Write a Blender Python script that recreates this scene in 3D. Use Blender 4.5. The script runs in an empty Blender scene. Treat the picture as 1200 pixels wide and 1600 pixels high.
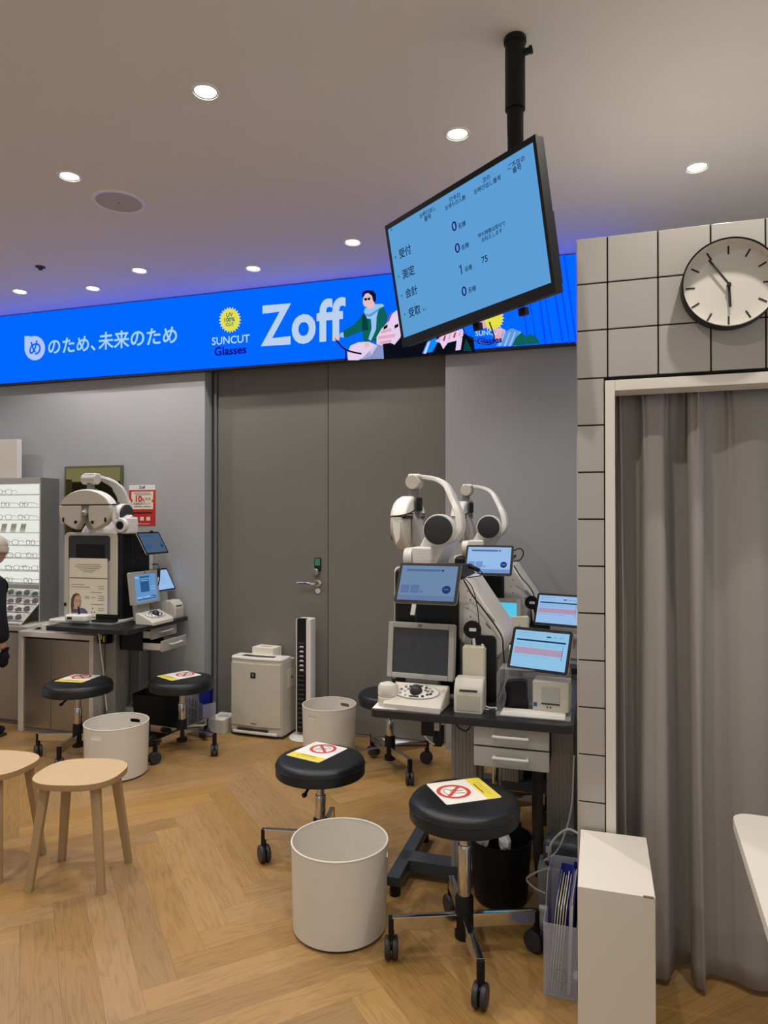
import bpy, bmesh, math, random
import numpy as np
from mathutils import Vector, Matrix, Euler
from mathutils.geometry import delaunay_2d_cdt
random.seed(7)
R = math.radians
PI = math.pi
scn = bpy.context.scene
COL = scn.collection

# ------------------------------------------------------------------ camera, world, exposure
EYE = Vector((0, 0, 1.5))
FPX = 1080.0
YAW, PITCH = R(17.2), math.atan(10 / 1080)
cam_d = bpy.data.cameras.new('camera')
cam_d.sensor_fit = 'VERTICAL'
cam_d.sensor_height = 36
cam_d.lens = FPX / 1600 * 36
cam_d.clip_start = 0.05
cam = bpy.data.objects.new('camera', cam_d)
COL.objects.link(cam)
cam.location = EYE
cam.rotation_euler = (PI / 2 + PITCH, 0, YAW)
scn.camera = cam

scn.view_settings.view_transform = 'Standard'
scn.view_settings.look = 'None'
scn.view_settings.gamma = 1
scn.view_settings.use_curve_mapping = False
scn.view_settings.exposure = 0.0
scn.cycles.use_denoising = True
scn.cycles.max_bounces = 8

W = bpy.data.worlds.new('world')
scn.world = W
W.use_nodes = True
W.node_tree.nodes['Background'].inputs[0].default_value = (.95, .98, 1, 1)
W.node_tree.nodes['Background'].inputs[1].default_value = 0.56

CEIL = 3.115
FWD = Vector((-math.sin(YAW) * math.cos(PITCH), math.cos(YAW) * math.cos(PITCH), math.sin(PITCH)))
RGT = Vector((math.cos(YAW), math.sin(YAW), 0))
UPV = RGT.cross(FWD)


def ray(x, y):
    return FWD + RGT * ((x - 600) / FPX) - UPV * ((y - 800) / FPX)


def atY(x, y, Y):
    d = ray(x, y)
    return EYE + d * (Y / d.y)


def atZ(x, y, z):
    d = ray(x, y)
    return EYE + d * ((z - 1.5) / d.z)


def atP(x, y, o, n):
    d = ray(x, y)
    return EYE + d * ((o - EYE).dot(n) / d.dot(n))


# ceiling downlights: place on the ceiling of each fitting (x, y), tilt of the lamp, watts
LAMPS = [(-1.414, 2.284, 42), (-0.559, 2.850, 42), (0.439, 3.446, 30), (-2.376, 2.662, 42), (-1.365, 3.789, 30),
         (-2.844, 3.810, 30), (-2.120, 3.998, 26), (-3.378, 4.011, 26), (-3.921, 3.914, 26)]
LAMPS_OUT = [(0.47, 1.98, 56), (-0.35, 1.25, 42), (-1.6, 1.0, 42), (-2.9, 1.35, 42), (-4.3, 2.2, 42), (-5.0, 3.4, 36),
             (0.9, 0.2, 26), (-0.7, -0.6, 26), (-2.3, -0.5, 26)]

# ------------------------------------------------------------------ materials


def lin(c):
    c = c / 255
    return c / 12.92 if c <= .04045 else ((c + .055) / 1.055) ** 2.4


def rgb(c):
    return (lin(c[0]), lin(c[1]), lin(c[2]), 1)


def mat(name, c, rough=.5, metal=0, spec=.5, var=.04, scale=40, bump=0, trans=0, alpha=1, ior=1.45, coat=0, stretch=None):
    m = bpy.data.materials.new(name)
    m.use_nodes = True
    nt = m.node_tree
    b = nt.nodes['Principled BSDF']
    b.inputs['Metallic'].default_value = metal
    b.inputs['Specular IOR Level'].default_value = spec
    b.inputs['Transmission Weight'].default_value = trans
    b.inputs['Alpha'].default_value = alpha
    b.inputs['IOR'].default_value = ior
    b.inputs['Coat Weight'].default_value = coat
    tc = nt.nodes.new('ShaderNodeTexCoord')
    mp = nt.nodes.new('ShaderNodeMapping')
    if stretch:
        mp.inputs['Scale'].default_value = stretch
    nz = nt.nodes.new('ShaderNodeTexNoise')
    nz.inputs['Scale'].default_value = scale
    nz.inputs['Detail'].default_value = 4
    nt.links.new(tc.outputs['Object'], mp.inputs[0])
    nt.links.new(mp.outputs[0], nz.inputs['Vector'])
    mx = nt.nodes.new('ShaderNodeMix')
    mx.data_type = 'RGBA'
    a = rgb(c)
    mx.inputs[6].default_value = tuple(min(1, v * (1 - var)) for v in a[:3]) + (1,)
    mx.inputs[7].default_value = tuple(min(1, v * (1 + var)) for v in a[:3]) + (1,)
    nt.links.new(nz.outputs['Fac'], mx.inputs[0])
    nt.links.new(mx.outputs[2], b.inputs['Base Color'])
    mr = nt.nodes.new('ShaderNodeMapRange')
    mr.inputs[3].default_value = max(.02, rough * .88)
    mr.inputs[4].default_value = min(1, rough * 1.12)
    nt.links.new(nz.outputs['Fac'], mr.inputs[0])
    nt.links.new(mr.outputs[0], b.inputs['Roughness'])
    if bump:
        bp = nt.nodes.new('ShaderNodeBump')
        bp.inputs['Strength'].default_value = bump
        bp.inputs['Distance'].default_value = .002
        nt.links.new(nz.outputs['Fac'], bp.inputs['Height'])
        nt.links.new(bp.outputs[0], b.inputs['Normal'])
    return m


def emi(name, c, s=1.0):
    m = bpy.data.materials.new(name)
    m.use_nodes = True
    nt = m.node_tree
    nt.nodes.clear()
    o = nt.nodes.new('ShaderNodeOutputMaterial')
    e = nt.nodes.new('ShaderNodeEmission')
    e.inputs[0].default_value = rgb(c)
    e.inputs[1].default_value = s
    nt.links.new(e.outputs[0], o.inputs[0])
    return m


M = {}
M['ceiling'] = mat('ceiling_paint', (226, 222, 214), .8, scale=8, var=.015)
M['wall'] = mat('grey_wall_panel', (168, 169, 171), .42, spec=.4, scale=5, var=.03, stretch=(1, 1, .25))
M['door'] = mat('grey_door_paint', (118, 115, 110), .45, scale=6, var=.03)
M['doorframe'] = mat('dark_door_frame', (72, 72, 74), .4)
M['grout'] = mat('black_grout', (22, 20, 19), .9)
M['tile'] = mat('white_glazed_tile', (175, 170, 163), .18, scale=3, var=.012, coat=.3)
M['whitepaint'] = mat('white_satin_paint', (226, 219, 208), .4, var=.015)
M['white'] = mat('white_plastic', (226, 224, 218), .38, var=.015)
M['offwhite'] = mat('warm_white_plastic', (214, 209, 198), .4, var=.02)
M['beige'] = mat('beige_plastic', (196, 190, 176), .42, var=.02)
M['ltgrey'] = mat('light_grey_plastic', (170, 168, 163), .42, var=.02)
M['midgrey'] = mat('mid_grey_plastic', (118, 117, 115), .45, var=.02)
M['black'] = mat('black_plastic', (17, 17, 19), .46, var=.06, spec=.35)
M['charcoal'] = mat('charcoal_plastic', (48, 48, 52), .45, var=.05)
M['vinyl'] = mat('black_vinyl', (23, 25, 28), .38, var=.06, scale=120, bump=.06)
M['chrome'] = mat('chrome', (205, 204, 202), .09, metal=1, var=.02)
M['steel'] = mat('brushed_steel', (190, 184, 175), .42, metal=1, var=.06, scale=30, stretch=(1, 1, 30))
M['alu'] = mat('fluted_aluminium', (158, 156, 153), .45, metal=.3, var=.03)
M['slate'] = mat('slate_painted_steel', (60, 66, 74), .45, var=.05)
M['desk'] = mat('black_desk_laminate', (34, 35, 37), .35, var=.06)
M['bin'] = mat('white_lacquered_bin', (222, 216, 206), .42, var=.015)
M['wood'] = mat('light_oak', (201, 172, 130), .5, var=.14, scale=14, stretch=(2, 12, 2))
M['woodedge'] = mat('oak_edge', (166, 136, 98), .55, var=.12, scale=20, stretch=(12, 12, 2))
M['woodleg'] = mat('oak_leg', (173, 146, 110), .5, var=.12, scale=20, stretch=(10, 10, 1))
M['curtain'] = mat('grey_curtain_cloth', (162, 157, 153), .85, spec=.15, var=.05, scale=300, bump=.12)
M['paper'] = mat('white_paper', (232, 229, 222), .7, var=.01)
M['cream'] = mat('cream_paper', (232, 224, 205), .7, var=.01)
M['ink'] = mat('black_ink', (30, 29, 30), .7)
M['greyink'] = mat('grey_ink', (128, 124, 120), .7)
M['red'] = mat('red_print', (205, 38, 34), .55, var=.02)
M['sign_red'] = mat('sign_red_print', (210, 70, 66), .55, var=.02)
M['yellow'] = mat('yellow_print', (232, 212, 70), .55, var=.02)
M['blueink'] = mat('blue_ink', (26, 92, 160), .6)
M['skinink'] = mat('printed_skin', (206, 164, 140), .65)
M['hairink'] = mat('printed_brown_hair', (96, 74, 60), .65)
M['topink'] = mat('printed_blue_top', (92, 98, 128), .65)
M['clear'] = mat('clear_acrylic', (240, 244, 246), .05, alpha=.17, var=0, spec=.8)
M['frost'] = mat('frosted_polypropylene', (200, 204, 218), .34, alpha=.31, var=.02)
M['bluefile'] = mat('blue_plastic_folder', (30, 42, 150), .4, var=.04)
M['greytag'] = mat('green_key_tag', (52, 138, 104), .5)
M['lamp'] = emi('lamp_disc', (255, 246, 228), 6)
M['trimwhite'] = mat('lamp_trim_white', (232, 230, 225), .35)
M['speakermesh'] = mat('speaker_mesh', (186, 180, 172), .8, var=.1, scale=600)
M['mirror'] = mat('bronze_mirror', (150, 140, 92), .02, metal=1, var=0)
M['mirroredge'] = mat('mirror_edge', (120, 118, 96), .3, metal=.6)
M['coat'] = mat('black_coat_cloth', (20, 21, 30), .85, var=.1, scale=200, bump=.1)
M['knit'] = mat('beige_knit', (205, 192, 176), .9, var=.15, scale=90, bump=.3)
M['skin'] = mat('skin', (205, 162, 138), .55, var=.04)
M['lens'] = mat('dark_lens', (112, 116, 126), .1, var=.05)
M['frame_dark'] = mat('eyeglass_frame_dark', (48, 46, 46), .35)
M['frame_metal'] = mat('eyeglass_frame_metal', (120, 116, 108), .3, metal=.8)
M['frame_brown'] = mat('eyeglass_frame_brown', (108, 76, 54), .3)
M['lcdoff'] = mat('switched_off_lcd', (58, 58, 62), .22, var=.02)
M['glow'] = emi('backlit_panel', (234, 236, 228), .95)
M['greycable'] = mat('grey_cable_sheath', (150, 150, 148), .5)
M['blackcable'] = mat('black_cable_sheath', (18, 18, 19), .5)
M['bag'] = mat('crumpled_white_bag', (214, 214, 212), .5, var=.05, scale=60, bump=.4)

# screens and the lit advertisement
E = {}
for k, (c, s) in dict(led=((0, 76, 255), 1.9), ledtext=((165, 212, 255), 1.0), zoff=((186, 208, 236), 1.0), bubble=((176, 196, 255), 1.0),
                      navy=((14, 26, 120), 1.0), suntext=((176, 214, 255), 1.0), yel=((228, 224, 70), 1.0), teal=((10, 110, 120), 1.0),
                      skin=((226, 190, 190), 1.0), hair=((16, 18, 40), 1.0), green=((14, 98, 88), 1.0), dgreen=((8, 66, 64), 1.0),
                      scarf=((150, 196, 240), 1.0), scarf2=((96, 150, 220), 1.0), lilac=((136, 148, 196), 1.0), black=((12, 14, 26), 1.0), pink=((226, 168, 190), 1.0),
                      pinkl=((226, 206, 236), 1.0), redd=((190, 50, 70), 1.0), stripe=((0, 58, 246), 1.6), ltblue=((0, 128, 255), 1.2),
                      tv=((92, 158, 212), 1.0), tvtext=((18, 36, 74), 1.0), tvnum=((24, 26, 110), 1.0), tvdot=((40, 130, 160), 1.0),
                      tab=((108, 134, 168), 1.0), tabhi=((150, 186, 230), 1.0), tabbar=((84, 106, 150), 1.0), tabdk=((30, 56, 104), 1.0), tabbox=((92, 112, 156), 1.0),
                      tabfoot=((100, 122, 158), 1.0), tabhi2=((112, 146, 200), 1.0),
                      list=((142, 192, 226), 1.0), listdk=((24, 52, 84), 1.0), listred=((176, 146, 172), 1.0), listln=((118, 168, 208), 1.0),
                      cyan=((84, 196, 232), 1.0), monblue=((96, 146, 196), 1.0), mondk=((44, 84, 134), 1.0), monlt=((150, 190, 222), 1.0),
                      left=((70, 92, 116), 1.0)).items():
    E[k] = emi('screen_' + k, c, s)

# ------------------------------------------------------------------ mesh builder
ROOTM = {}


def glyphs(body, bold, space):
    """flat lettering: the outlines of the built-in font, grown by bold, filled where the outlines wind round a point"""
    c = bpy.data.curves.new('lettering', 'FONT')
    c.body = body
    c.space_character = space
    o = bpy.data.objects.new('lettering', c)
    COL.objects.link(o)
    dg = bpy.context.evaluated_depsgraph_get()
    cu = o.evaluated_get(dg).to_curve(dg, apply_modifiers=False)
    loops = []
    for sp in cu.splines:
        pts = []
        bp_ = sp.bezier_points
        n = len(bp_)
        for i in range(n):
            a, e = bp_[i], bp_[(i + 1) % n]
            p0, p1, p2, p3 = a.co.xy, a.handle_right.xy, e.handle_left.xy, e.co.xy
            st = (p3 - p0)
            flat_ = abs((p1 - p0).cross(st)) + abs((p2 - p0).cross(st)) < 1e-6
            k = 1 if flat_ else 4
            for q in range(k):
                u = q / k
                pts.append(p0 * (1 - u) ** 3 + p1 * 3 * u * (1 - u) ** 2 + p2 * 3 * u * u * (1 - u) + p3 * u ** 3)
        cl = [p for i, p in enumerate(pts) if (p - pts[i - 1]).length > 1e-5]
        if len(cl) > 2:
            loops.append(cl)
    o.evaluated_get(dg).to_curve_clear()
    bpy.data.objects.remove(o)
    bpy.data.curves.remove(c)
    area = sum(sum(p.cross(q) for p, q in zip(l, l[1:] + l[:1])) for l in loops)
    sg = 1 if area > 0 else -1
    vs, es, segs = [], [], []
    for l in loops:
        n = len(l)
        out = []
        for i in range(n):
            d0 = (l[i] - l[i - 1]).normalized()
            d1 = (l[(i + 1) % n] - l[i]).normalized()
            n0, n1 = Vector((d0.y, -d0.x)) * sg, Vector((d1.y, -d1.x)) * sg
            nn_ = n0 + n1
            nn_ = nn_ / max(.6, nn_.dot(n0)) if nn_.length > .1 else n0
            out.append(l[i] + nn_ * bold)
        b0 = len(vs)
        vs += out
        es += [(b0 + i, b0 + (i + 1) % n) for i in range(n)]
        segs += [(out[i].x, out[i].y, out[(i + 1) % n].x, out[(i + 1) % n].y) for i in range(n)]
    ov, oe, of = delaunay_2d_cdt(vs, es, [], 0, 1e-5)[:3]
    sa_ = np.array(segs)
    ce = np.array([[sum(ov[k].x for k in f) / 3, sum(ov[k].y for k in f) / 3] for f in of])
    keep = []
    for q in range(0, len(ce), 400):
        x, y = ce[q:q + 400, 0:1], ce[q:q + 400, 1:2]
        ax, ay, bx, by = sa_.T
        left = (bx - ax) * (y - ay) - (x - ax) * (by - ay)
        w = ((ay <= y) & (by > y) & (left > 0)).sum(1) - ((ay > y) & (by <= y) & (left < 0)).sum(1)
        keep += list(w != 0)
    t = bmesh.new()
    bv = [t.verts.new((v.x, v.y, 0)) for v in ov]
    for f, k in zip(of, keep):
        if k:
            fa = t.faces.new([bv[i] for i in f])
            fa.normal_update()
            if fa.normal.z < 0:
                fa.normal_flip()
    bmesh.ops.delete(t, geom=[v for v in t.verts if not v.link_faces], context='VERTS')
    return t


class B:
    def __init__(s):
        s.bm = bmesh.new()
        s.mats = []
        s.bev = False

    def mi(s, m):
        if m is None:
            return 0
        if isinstance(m, str):
            m = M[m]
        if m not in s.mats:
            s.mats.append(m)
        return s.mats.index(m)

    def add(s, t, xf=None, m=None):
        if xf is not None:
            bmesh.ops.transform(t, matrix=xf, verts=t.verts)
        k = s.mi(m)
        for f in t.faces:
            f.material_index = k
        me = bpy.data.meshes.new('tmp')
        t.to_mesh(me)
        t.free()
        s.bm.from_mesh(me)
        bpy.data.meshes.remove(me)
        return s

    def box(s, c, d, bev=0, seg=2, xf=None, m=None, rot=None):
        t = bmesh.new()
        bmesh.ops.create_cube(t, size=1, matrix=Matrix.Diagonal((d[0], d[1], d[2], 1)))
        if bev:
            s.bev = True
            bmesh.ops.bevel(t, geom=list(t.edges), offset=min(bev, min(d) * .49), segments=seg, profile=.5, affect='EDGES')
        mm = Matrix.Translation(c)
        if rot is not None:
            mm = mm @ Euler(rot).to_matrix().to_4x4()
        bmesh.ops.transform(t, matrix=mm, verts=t.verts)
        return s.add(t, xf, m)

    def bx(s, x0, x1, y0, y1, z0, z1, bev=0, seg=2, xf=None, m=None):
        return s.box(((x0 + x1) / 2, (y0 + y1) / 2, (z0 + z1) / 2), (abs(x1 - x0), abs(y1 - y0), abs(z1 - z0)), bev, seg, xf, m)

    def cyl(s, p0, p1, r0, r1=None, seg=24, bev=0, xf=None, m=None):
        p0, p1 = Vector(p0), Vector(p1)
        d = p1 - p0
        r1 = r0 if r1 is None else r1
        t = bmesh.new()
        bmesh.ops.create_cone(t, cap_ends=True, segments=seg, radius1=r0, radius2=r1, depth=d.length)
        if bev:
            es = [e for e in t.edges if len(e.link_faces) == 2 and max(len(f.verts) for f in e.link_faces) > 4]
            bmesh.ops.bevel(t, geom=es, offset=bev, segments=2, profile=.5, affect='EDGES')
        q = d.normalized().to_track_quat('Z', 'Y').to_matrix().to_4x4()
        bmesh.ops.transform(t, matrix=Matrix.Translation((p0 + p1) / 2) @ q, verts=t.verts)
        return s.add(t, xf, m)

    def lathe(s, prof, seg=48, xf=None, m=None, sx=1, sy=1):
        t = bmesh.new()
        rings = []
        for r, z in prof:
            if r < 1e-6:
                rings.append([t.verts.new((0, 0, z))])
            else:
                rings.append([t.verts.new((r * sx * math.cos(2 * PI * i / seg), r * sy * math.sin(2 * PI * i / seg), z)) for i in range(seg)])
        for a, b in zip(rings, rings[1:]):
            for i in range(seg):
                j = (i + 1) % seg
                if len(a) == 1 and len(b) == 1:
                    continue
                if len(a) == 1:
                    t.faces.new((a[0], b[j], b[i]))
                elif len(b) == 1:
                    t.faces.new((a[i], a[j], b[0]))
                else:
                    t.faces.new((a[i], a[j], b[j], b[i]))
        bmesh.ops.recalc_face_normals(t, faces=t.faces)
        return s.add(t, xf, m)

    def tube(s, pts, r, seg=8, smooth=4, closed=False, xf=None, m=None, flat=None):
        """a tube along points; flat=(a, b, side) makes an oval section, half widths a along side and b across"""
        pts = [Vector(p) for p in pts]
        if smooth and len(pts) > 2:
            out = []
            n = len(pts)
            rng = n if closed else n - 1
            for i in range(rng):
                p0 = pts[(i - 1) % n] if closed or i > 0 else pts[i] * 2 - pts[i + 1]
                p1, p2 = pts[i], pts[(i + 1) % n]
                p3 = pts[(i + 2) % n] if closed or i + 2 < n else p2 * 2 - p1
                for k in range(smooth):
                    u = k / smooth
                    out.append(.5 * ((2 * p1) + (p2 - p0) * u + (2 * p0 - 5 * p1 + 4 * p2 - p3) * u * u + (3 * p1 - p0 - 3 * p2 + p3) * u ** 3))
            if not closed:
                out.append(pts[-1])
            pts = out
        t = bmesh.new()
        n = len(pts)
        rings = []
        prev = None
        for i, p in enumerate(pts):
            if closed:
                d = pts[(i + 1) % n] - pts[i - 1]
            else:
                d = pts[min(i + 1, n - 1)] - pts[max(i - 1, 0)]
            d.normalize()
            if flat:
                a = flat[2] - d * flat[2].dot(d)
                a.normalize()
            elif prev is None:
                a = d.orthogonal().normalized()
            else:
                a = (prev - d * prev.dot(d)).normalized()
            prev = a
            b = d.cross(a)
            ra, rb = (flat[0], flat[1]) if flat else (r, r)
            if isinstance(r, (list, tuple)):
                k = r[min(len(r) - 1, int(i / max(1, n - 1) * (len(r) - 1) + .5))]
                if flat:
                    ra, rb = ra * k, rb * k
                else:
                    ra = rb = k
            ring = []
            for q in range(seg):
                an = 2 * PI * q / seg
                ca, sa = math.cos(an), math.sin(an)
                if flat:
                    ca = math.copysign(abs(ca) ** .5, ca)
                    sa = math.copysign(abs(sa) ** .5, sa)
                ring.append(t.verts.new(p + a * ra * ca + b * rb * sa))
            rings.append(ring)
        m_ = n if closed else n - 1
        for i in range(m_):
            a, b = rings[i], rings[(i + 1) % n]
            for q in range(seg):
                t.faces.new((a[q], a[(q + 1) % seg], b[(q + 1) % seg], b[q]))
        if not closed:
            t.faces.new(list(reversed(rings[0])))
            t.faces.new(rings[-1])
        bmesh.ops.recalc_face_normals(t, faces=t.faces)
        return s.add(t, xf, m)

    def prism(s, poly, z0, z1, bev=0, seg=2, xf=None, m=None):
        """polygon in local XY pushed from z0 to z1"""
        t = bmesh.new()
        f = t.faces.new([t.verts.new((p[0], p[1], z0)) for p in poly])
        g = bmesh.ops.extrude_face_region(t, geom=[f])
        bmesh.ops.translate(t, vec=(0, 0, z1 - z0), verts=[v for v in g['geom'] if isinstance(v, bmesh.types.BMVert)])
        bmesh.ops.recalc_face_normals(t, faces=t.faces)
        if bev:
            s.bev = True
            es = [e for e in t.edges if len(e.link_faces) == 2 and any(abs(q.normal.z) > .9 for q in e.link_faces) and not all(abs(q.normal.z) > .9 for q in e.link_faces)]
            bmesh.ops.bevel(t, geom=es, offset=bev, segments=seg, profile=.5, affect='EDGES')
        return s.add(t, xf, m)

    def poly(s, pts, m=None, xf=None):
        t = bmesh.new()
        t.faces.new([t.verts.new(p) for p in pts])
        return s.add(t, xf, m)

    def ball(s, c, r, xf=None, m=None, seg=24, rot=None):
        t = bmesh.new()
        bmesh.ops.create_uvsphere(t, u_segments=seg, v_segments=max(8, seg // 2), radius=1)
        r = (r, r, r) if not isinstance(r, (tuple, list)) else r
        mm = Matrix.Translation(c)
        if rot is not None:
            mm = mm @ Euler(rot).to_matrix().to_4x4()
        bmesh.ops.transform(t, matrix=mm @ Matrix.Diagonal((r[0], r[1], r[2], 1)), verts=t.verts)
        return s.add(t, xf, m)

    def text(s, body, w=None, h=None, xf=None, m=None, bold=0, depth=0, both=False, space=1.0):
        """lettering in local XY centred on the origin, fitted to a width w (or a height h; both: stretched to both)"""
        t = glyphs(body, bold, space)
        xs = [v.co.x for v in t.verts]
        ys = [v.co.y for v in t.verts]
        bw, bh = max(xs) - min(xs), max(ys) - min(ys)
        cx, cy = (max(xs) + min(xs)) / 2, (max(ys) + min(ys)) / 2
        if both:
            kx, ky = w / bw, h / bh
        else:
            kx = ky = w / bw if w else h / bh
        bmesh.ops.transform(t, matrix=Matrix.Diagonal((kx, ky, kx, 1)) @ Matrix.Translation((-cx, -cy, 0)), verts=t.verts)
        return s.add(t, xf, m)

    def done(s, name, m=None, parent=None, world=False, angle=35, smooth=True):
        if m is not None and not s.mats:
            s.mi(m)
        if world and parent is not None:
            bmesh.ops.transform(s.bm, matrix=ROOTM[parent.name].inverted(), verts=s.bm.verts)
        me = bpy.data.meshes.new(name)
        s.bm.to_mesh(me)
        s.bm.free()
        for k in s.mats:
            me.materials.append(k)
        if smooth:
            me.shade_smooth()
            me.set_sharp_from_angle(angle=R(angle))
        o = bpy.data.objects.new(name, me)
        COL.objects.link(o)
        if smooth and s.bev:
            o.modifiers.new('normals', 'WEIGHTED_NORMAL').keep_sharp = True
        if parent is not None:
            o.parent = parent
        return o


def tag(o, label, cat, group=None):
    o['label'] = label
    o['category'] = cat
    if group:
        o['group'] = group
    return o


def thing(name, label, cat, loc=(0, 0, 0), rz=0, group=None, rx=0, matrix=None):
    o = bpy.data.objects.new(name, None)
    COL.objects.link(o)
    o.empty_display_size = .05
    if matrix is None:
        matrix = Matrix.Translation(loc) @ Euler((rx, 0, rz)).to_matrix().to_4x4()
    o.matrix_world = matrix
    ROOTM[o.name] = matrix.copy()
    return tag(o, label, cat, group)


def struct(o):
    o['kind'] = 'structure'
    return o


def copy_thing(src, label, loc=None, rz=None, group=None):
    n = src.copy()
    COL.objects.link(n)
    if loc is not None:
        n.location = loc
    if rz is not None:
        n.rotation_euler = (0, 0, rz)
    n['label'] = label
    if group:
        n['group'] = group

    def kids(a, b):
        for ch in list(a.children):
            c = ch.copy()
            c.parent = b
            COL.objects.link(c)
            kids(ch, c)
    kids(src, n)
    ROOTM[n.name] = Matrix.Translation(n.location) @ n.rotation_euler.to_matrix().to_4x4()
    return n


def rrect(w, h, r, seg=4, cx=0, cy=0):
    out = []
    for k, (sx, sy) in enumerate(((1, 1), (-1, 1), (-1, -1), (1, -1))):
        for i in range(seg + 1):
            a = PI / 2 * k + PI / 2 * i / seg
            out.append((cx + sx * (w / 2 - r) + r * math.cos(a), cy + sy * (h / 2 - r) + r * math.sin(a)))
    return out


def circle(r, n=32, cx=0, cy=0, ry=None):
    ry = r if ry is None else ry
    return [(cx + r * math.cos(2 * PI * i / n), cy + ry * math.sin(2 * PI * i / n)) for i in range(n)]


FRONT = Matrix(((1, 0, 0, 0), (0, 0, -1, 0), (0, 1, 0, 0), (0, 0, 0, 1)))   # local XY picture -> XZ plane, local +Z -> -Y

# ------------------------------------------------------------------ the setting
YW, YD = 4.408, 4.513           # wall face, door face
XJ, XD0, XS, XD1 = -2.728, -2.68, -1.807, -0.946   # jamb, door left, seam, right wall edge

# floor: oak planks laid in herringbone, one mesh, every plank its own faces
WP, LP = .114, .914
fb = bmesh.new()
uvl = fb.loops.layers.uv.new('UVMap')
tint = fb.loops.layers.float_color.new('tint')
c45 = math.cos(PI / 4)
for mcol in range(-9, 6):
    for k in range(-75, 75):
        for kind in (0, 1):
            ox, oy = k * WP + mcol * LP, k * WP - mcol * LP
            if kind == 0:
                q = [(ox, oy), (ox + LP, oy), (ox + LP, oy + WP), (ox, oy + WP)]
            else:
                q = [(ox + LP + WP, oy + WP - LP), (ox + LP + WP, oy + WP), (ox + LP, oy + WP), (ox + LP, oy + WP - LP)]
            pts = [((a - b) * c45 - 1.31, (a + b) * c45 + .03) for a, b in q]
            mx, my = sum(p[0] for p in pts) / 4, sum(p[1] for p in pts) / 4
            if not (-7.5 < mx < 2.6 and -2.5 < my < 4.7):
                continue
            f = fb.faces.new([fb.verts.new((p[0], p[1], 0)) for p in pts])
            r1, r2 = random.random(), random.random()
            for l, uv in zip(f.loops, ((0, 0), (1, 0), (1, 1), (0, 1))):
                l[uvl].uv = uv
                l[tint] = (r1, r2, random.random() * 0 + r1 * .37 % 1, 1)
fm = bpy.data.meshes.new('floor')
fb.to_mesh(fm)
fb.free()
m = bpy.data.materials.new('herringbone_oak')
m.use_nodes = True
nt = m.node_tree
N = nt.nodes
L = nt.links
bs = N['Principled BSDF']


def nd(t, **kw):
    n = N.new(t)
    for a, b in kw.items():
        setattr(n, a, b)
    return n


def mth(op, a, b=None, c=None):
    n = nd('ShaderNodeMath', operation=op)
    for i, v in enumerate((a, b, c)):
        if v is None:
            continue
        if isinstance(v, (int, float)):
            n.inputs[i].default_value = v
        else:
            L.new(v, n.inputs[i])
    return n.outputs[0]


uvn = nd('ShaderNodeUVMap', uv_map='UVMap')
att = nd('ShaderNodeAttribute', attribute_name='tint')
sep = nd('ShaderNodeSeparateXYZ')
L.new(uvn.outputs[0], sep.inputs[0])
sa = nd('ShaderNodeSeparateColor')
L.new(att.outputs['Color'], sa.inputs[0])
# grain space: metres along and across the plank, shifted for every plank
cx = mth('ADD', mth('MULTIPLY', sep.outputs[0], LP), mth('MULTIPLY', sa.outputs[0], 37.0))
cy = mth('ADD', mth('MULTIPLY', sep.outputs[1], WP), mth('MULTIPLY', sa.outputs[1], 53.0))
cmb = nd('ShaderNodeCombineXYZ')
L.new(mth('MULTIPLY', cx, 1.0), cmb.inputs[0])
L.new(mth('MULTIPLY', cy, 9.0), cmb.inputs[1])
n1 = nd('ShaderNodeTexNoise')
n1.inputs['Scale'].default_value = 1.6
n1.inputs['Detail'].default_value = 3
L.new(cmb.outputs[0], n1.inputs['Vector'])
# cathedral rings from a warped distance
ring = mth('SINE', mth('MULTIPLY', n1.outputs['Fac'], 52.0))
cmb2 = nd('ShaderNodeCombineXYZ')
L.new(mth('MULTIPLY', cx, 6.0), cmb2.inputs[0])
L.new(mth('MULTIPLY', cy, 260.0), cmb2.inputs[1])
n2 = nd('ShaderNodeTexNoise')
n2.inputs['Scale'].default_value = 1.0
n2.inputs['Detail'].default_value = 3
L.new(cmb2.outputs[0], n2.inputs['Vector'])
g = mth('ADD', mth('MULTIPLY', mth('POWER', mth('ADD', mth('MULTIPLY', ring, .5), .5), 6.0), .17), mth('MULTIPLY', n2.outputs['Fac'], .40))
cr = nd('ShaderNodeValToRGB')
cr.color_ramp.elements[0].position = .1
cr.color_ramp.elements[0].color = rgb((172, 137, 88))
cr.color_ramp.elements[1].position = .75
cr.color_ramp.elements[1].color = rgb((124, 92, 54))
L.new(g, cr.inputs[0])
hs = nd('ShaderNodeHueSaturation')
L.new(cr.outputs[0], hs.inputs['Color'])
L.new(mth('ADD', mth('MULTIPLY', sa.outputs[1], .26), .86), hs.inputs['Value'])
L.new(mth('ADD', mth('MULTIPLY', sa.outputs[0], .14), .95), hs.inputs['Saturation'])
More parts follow.
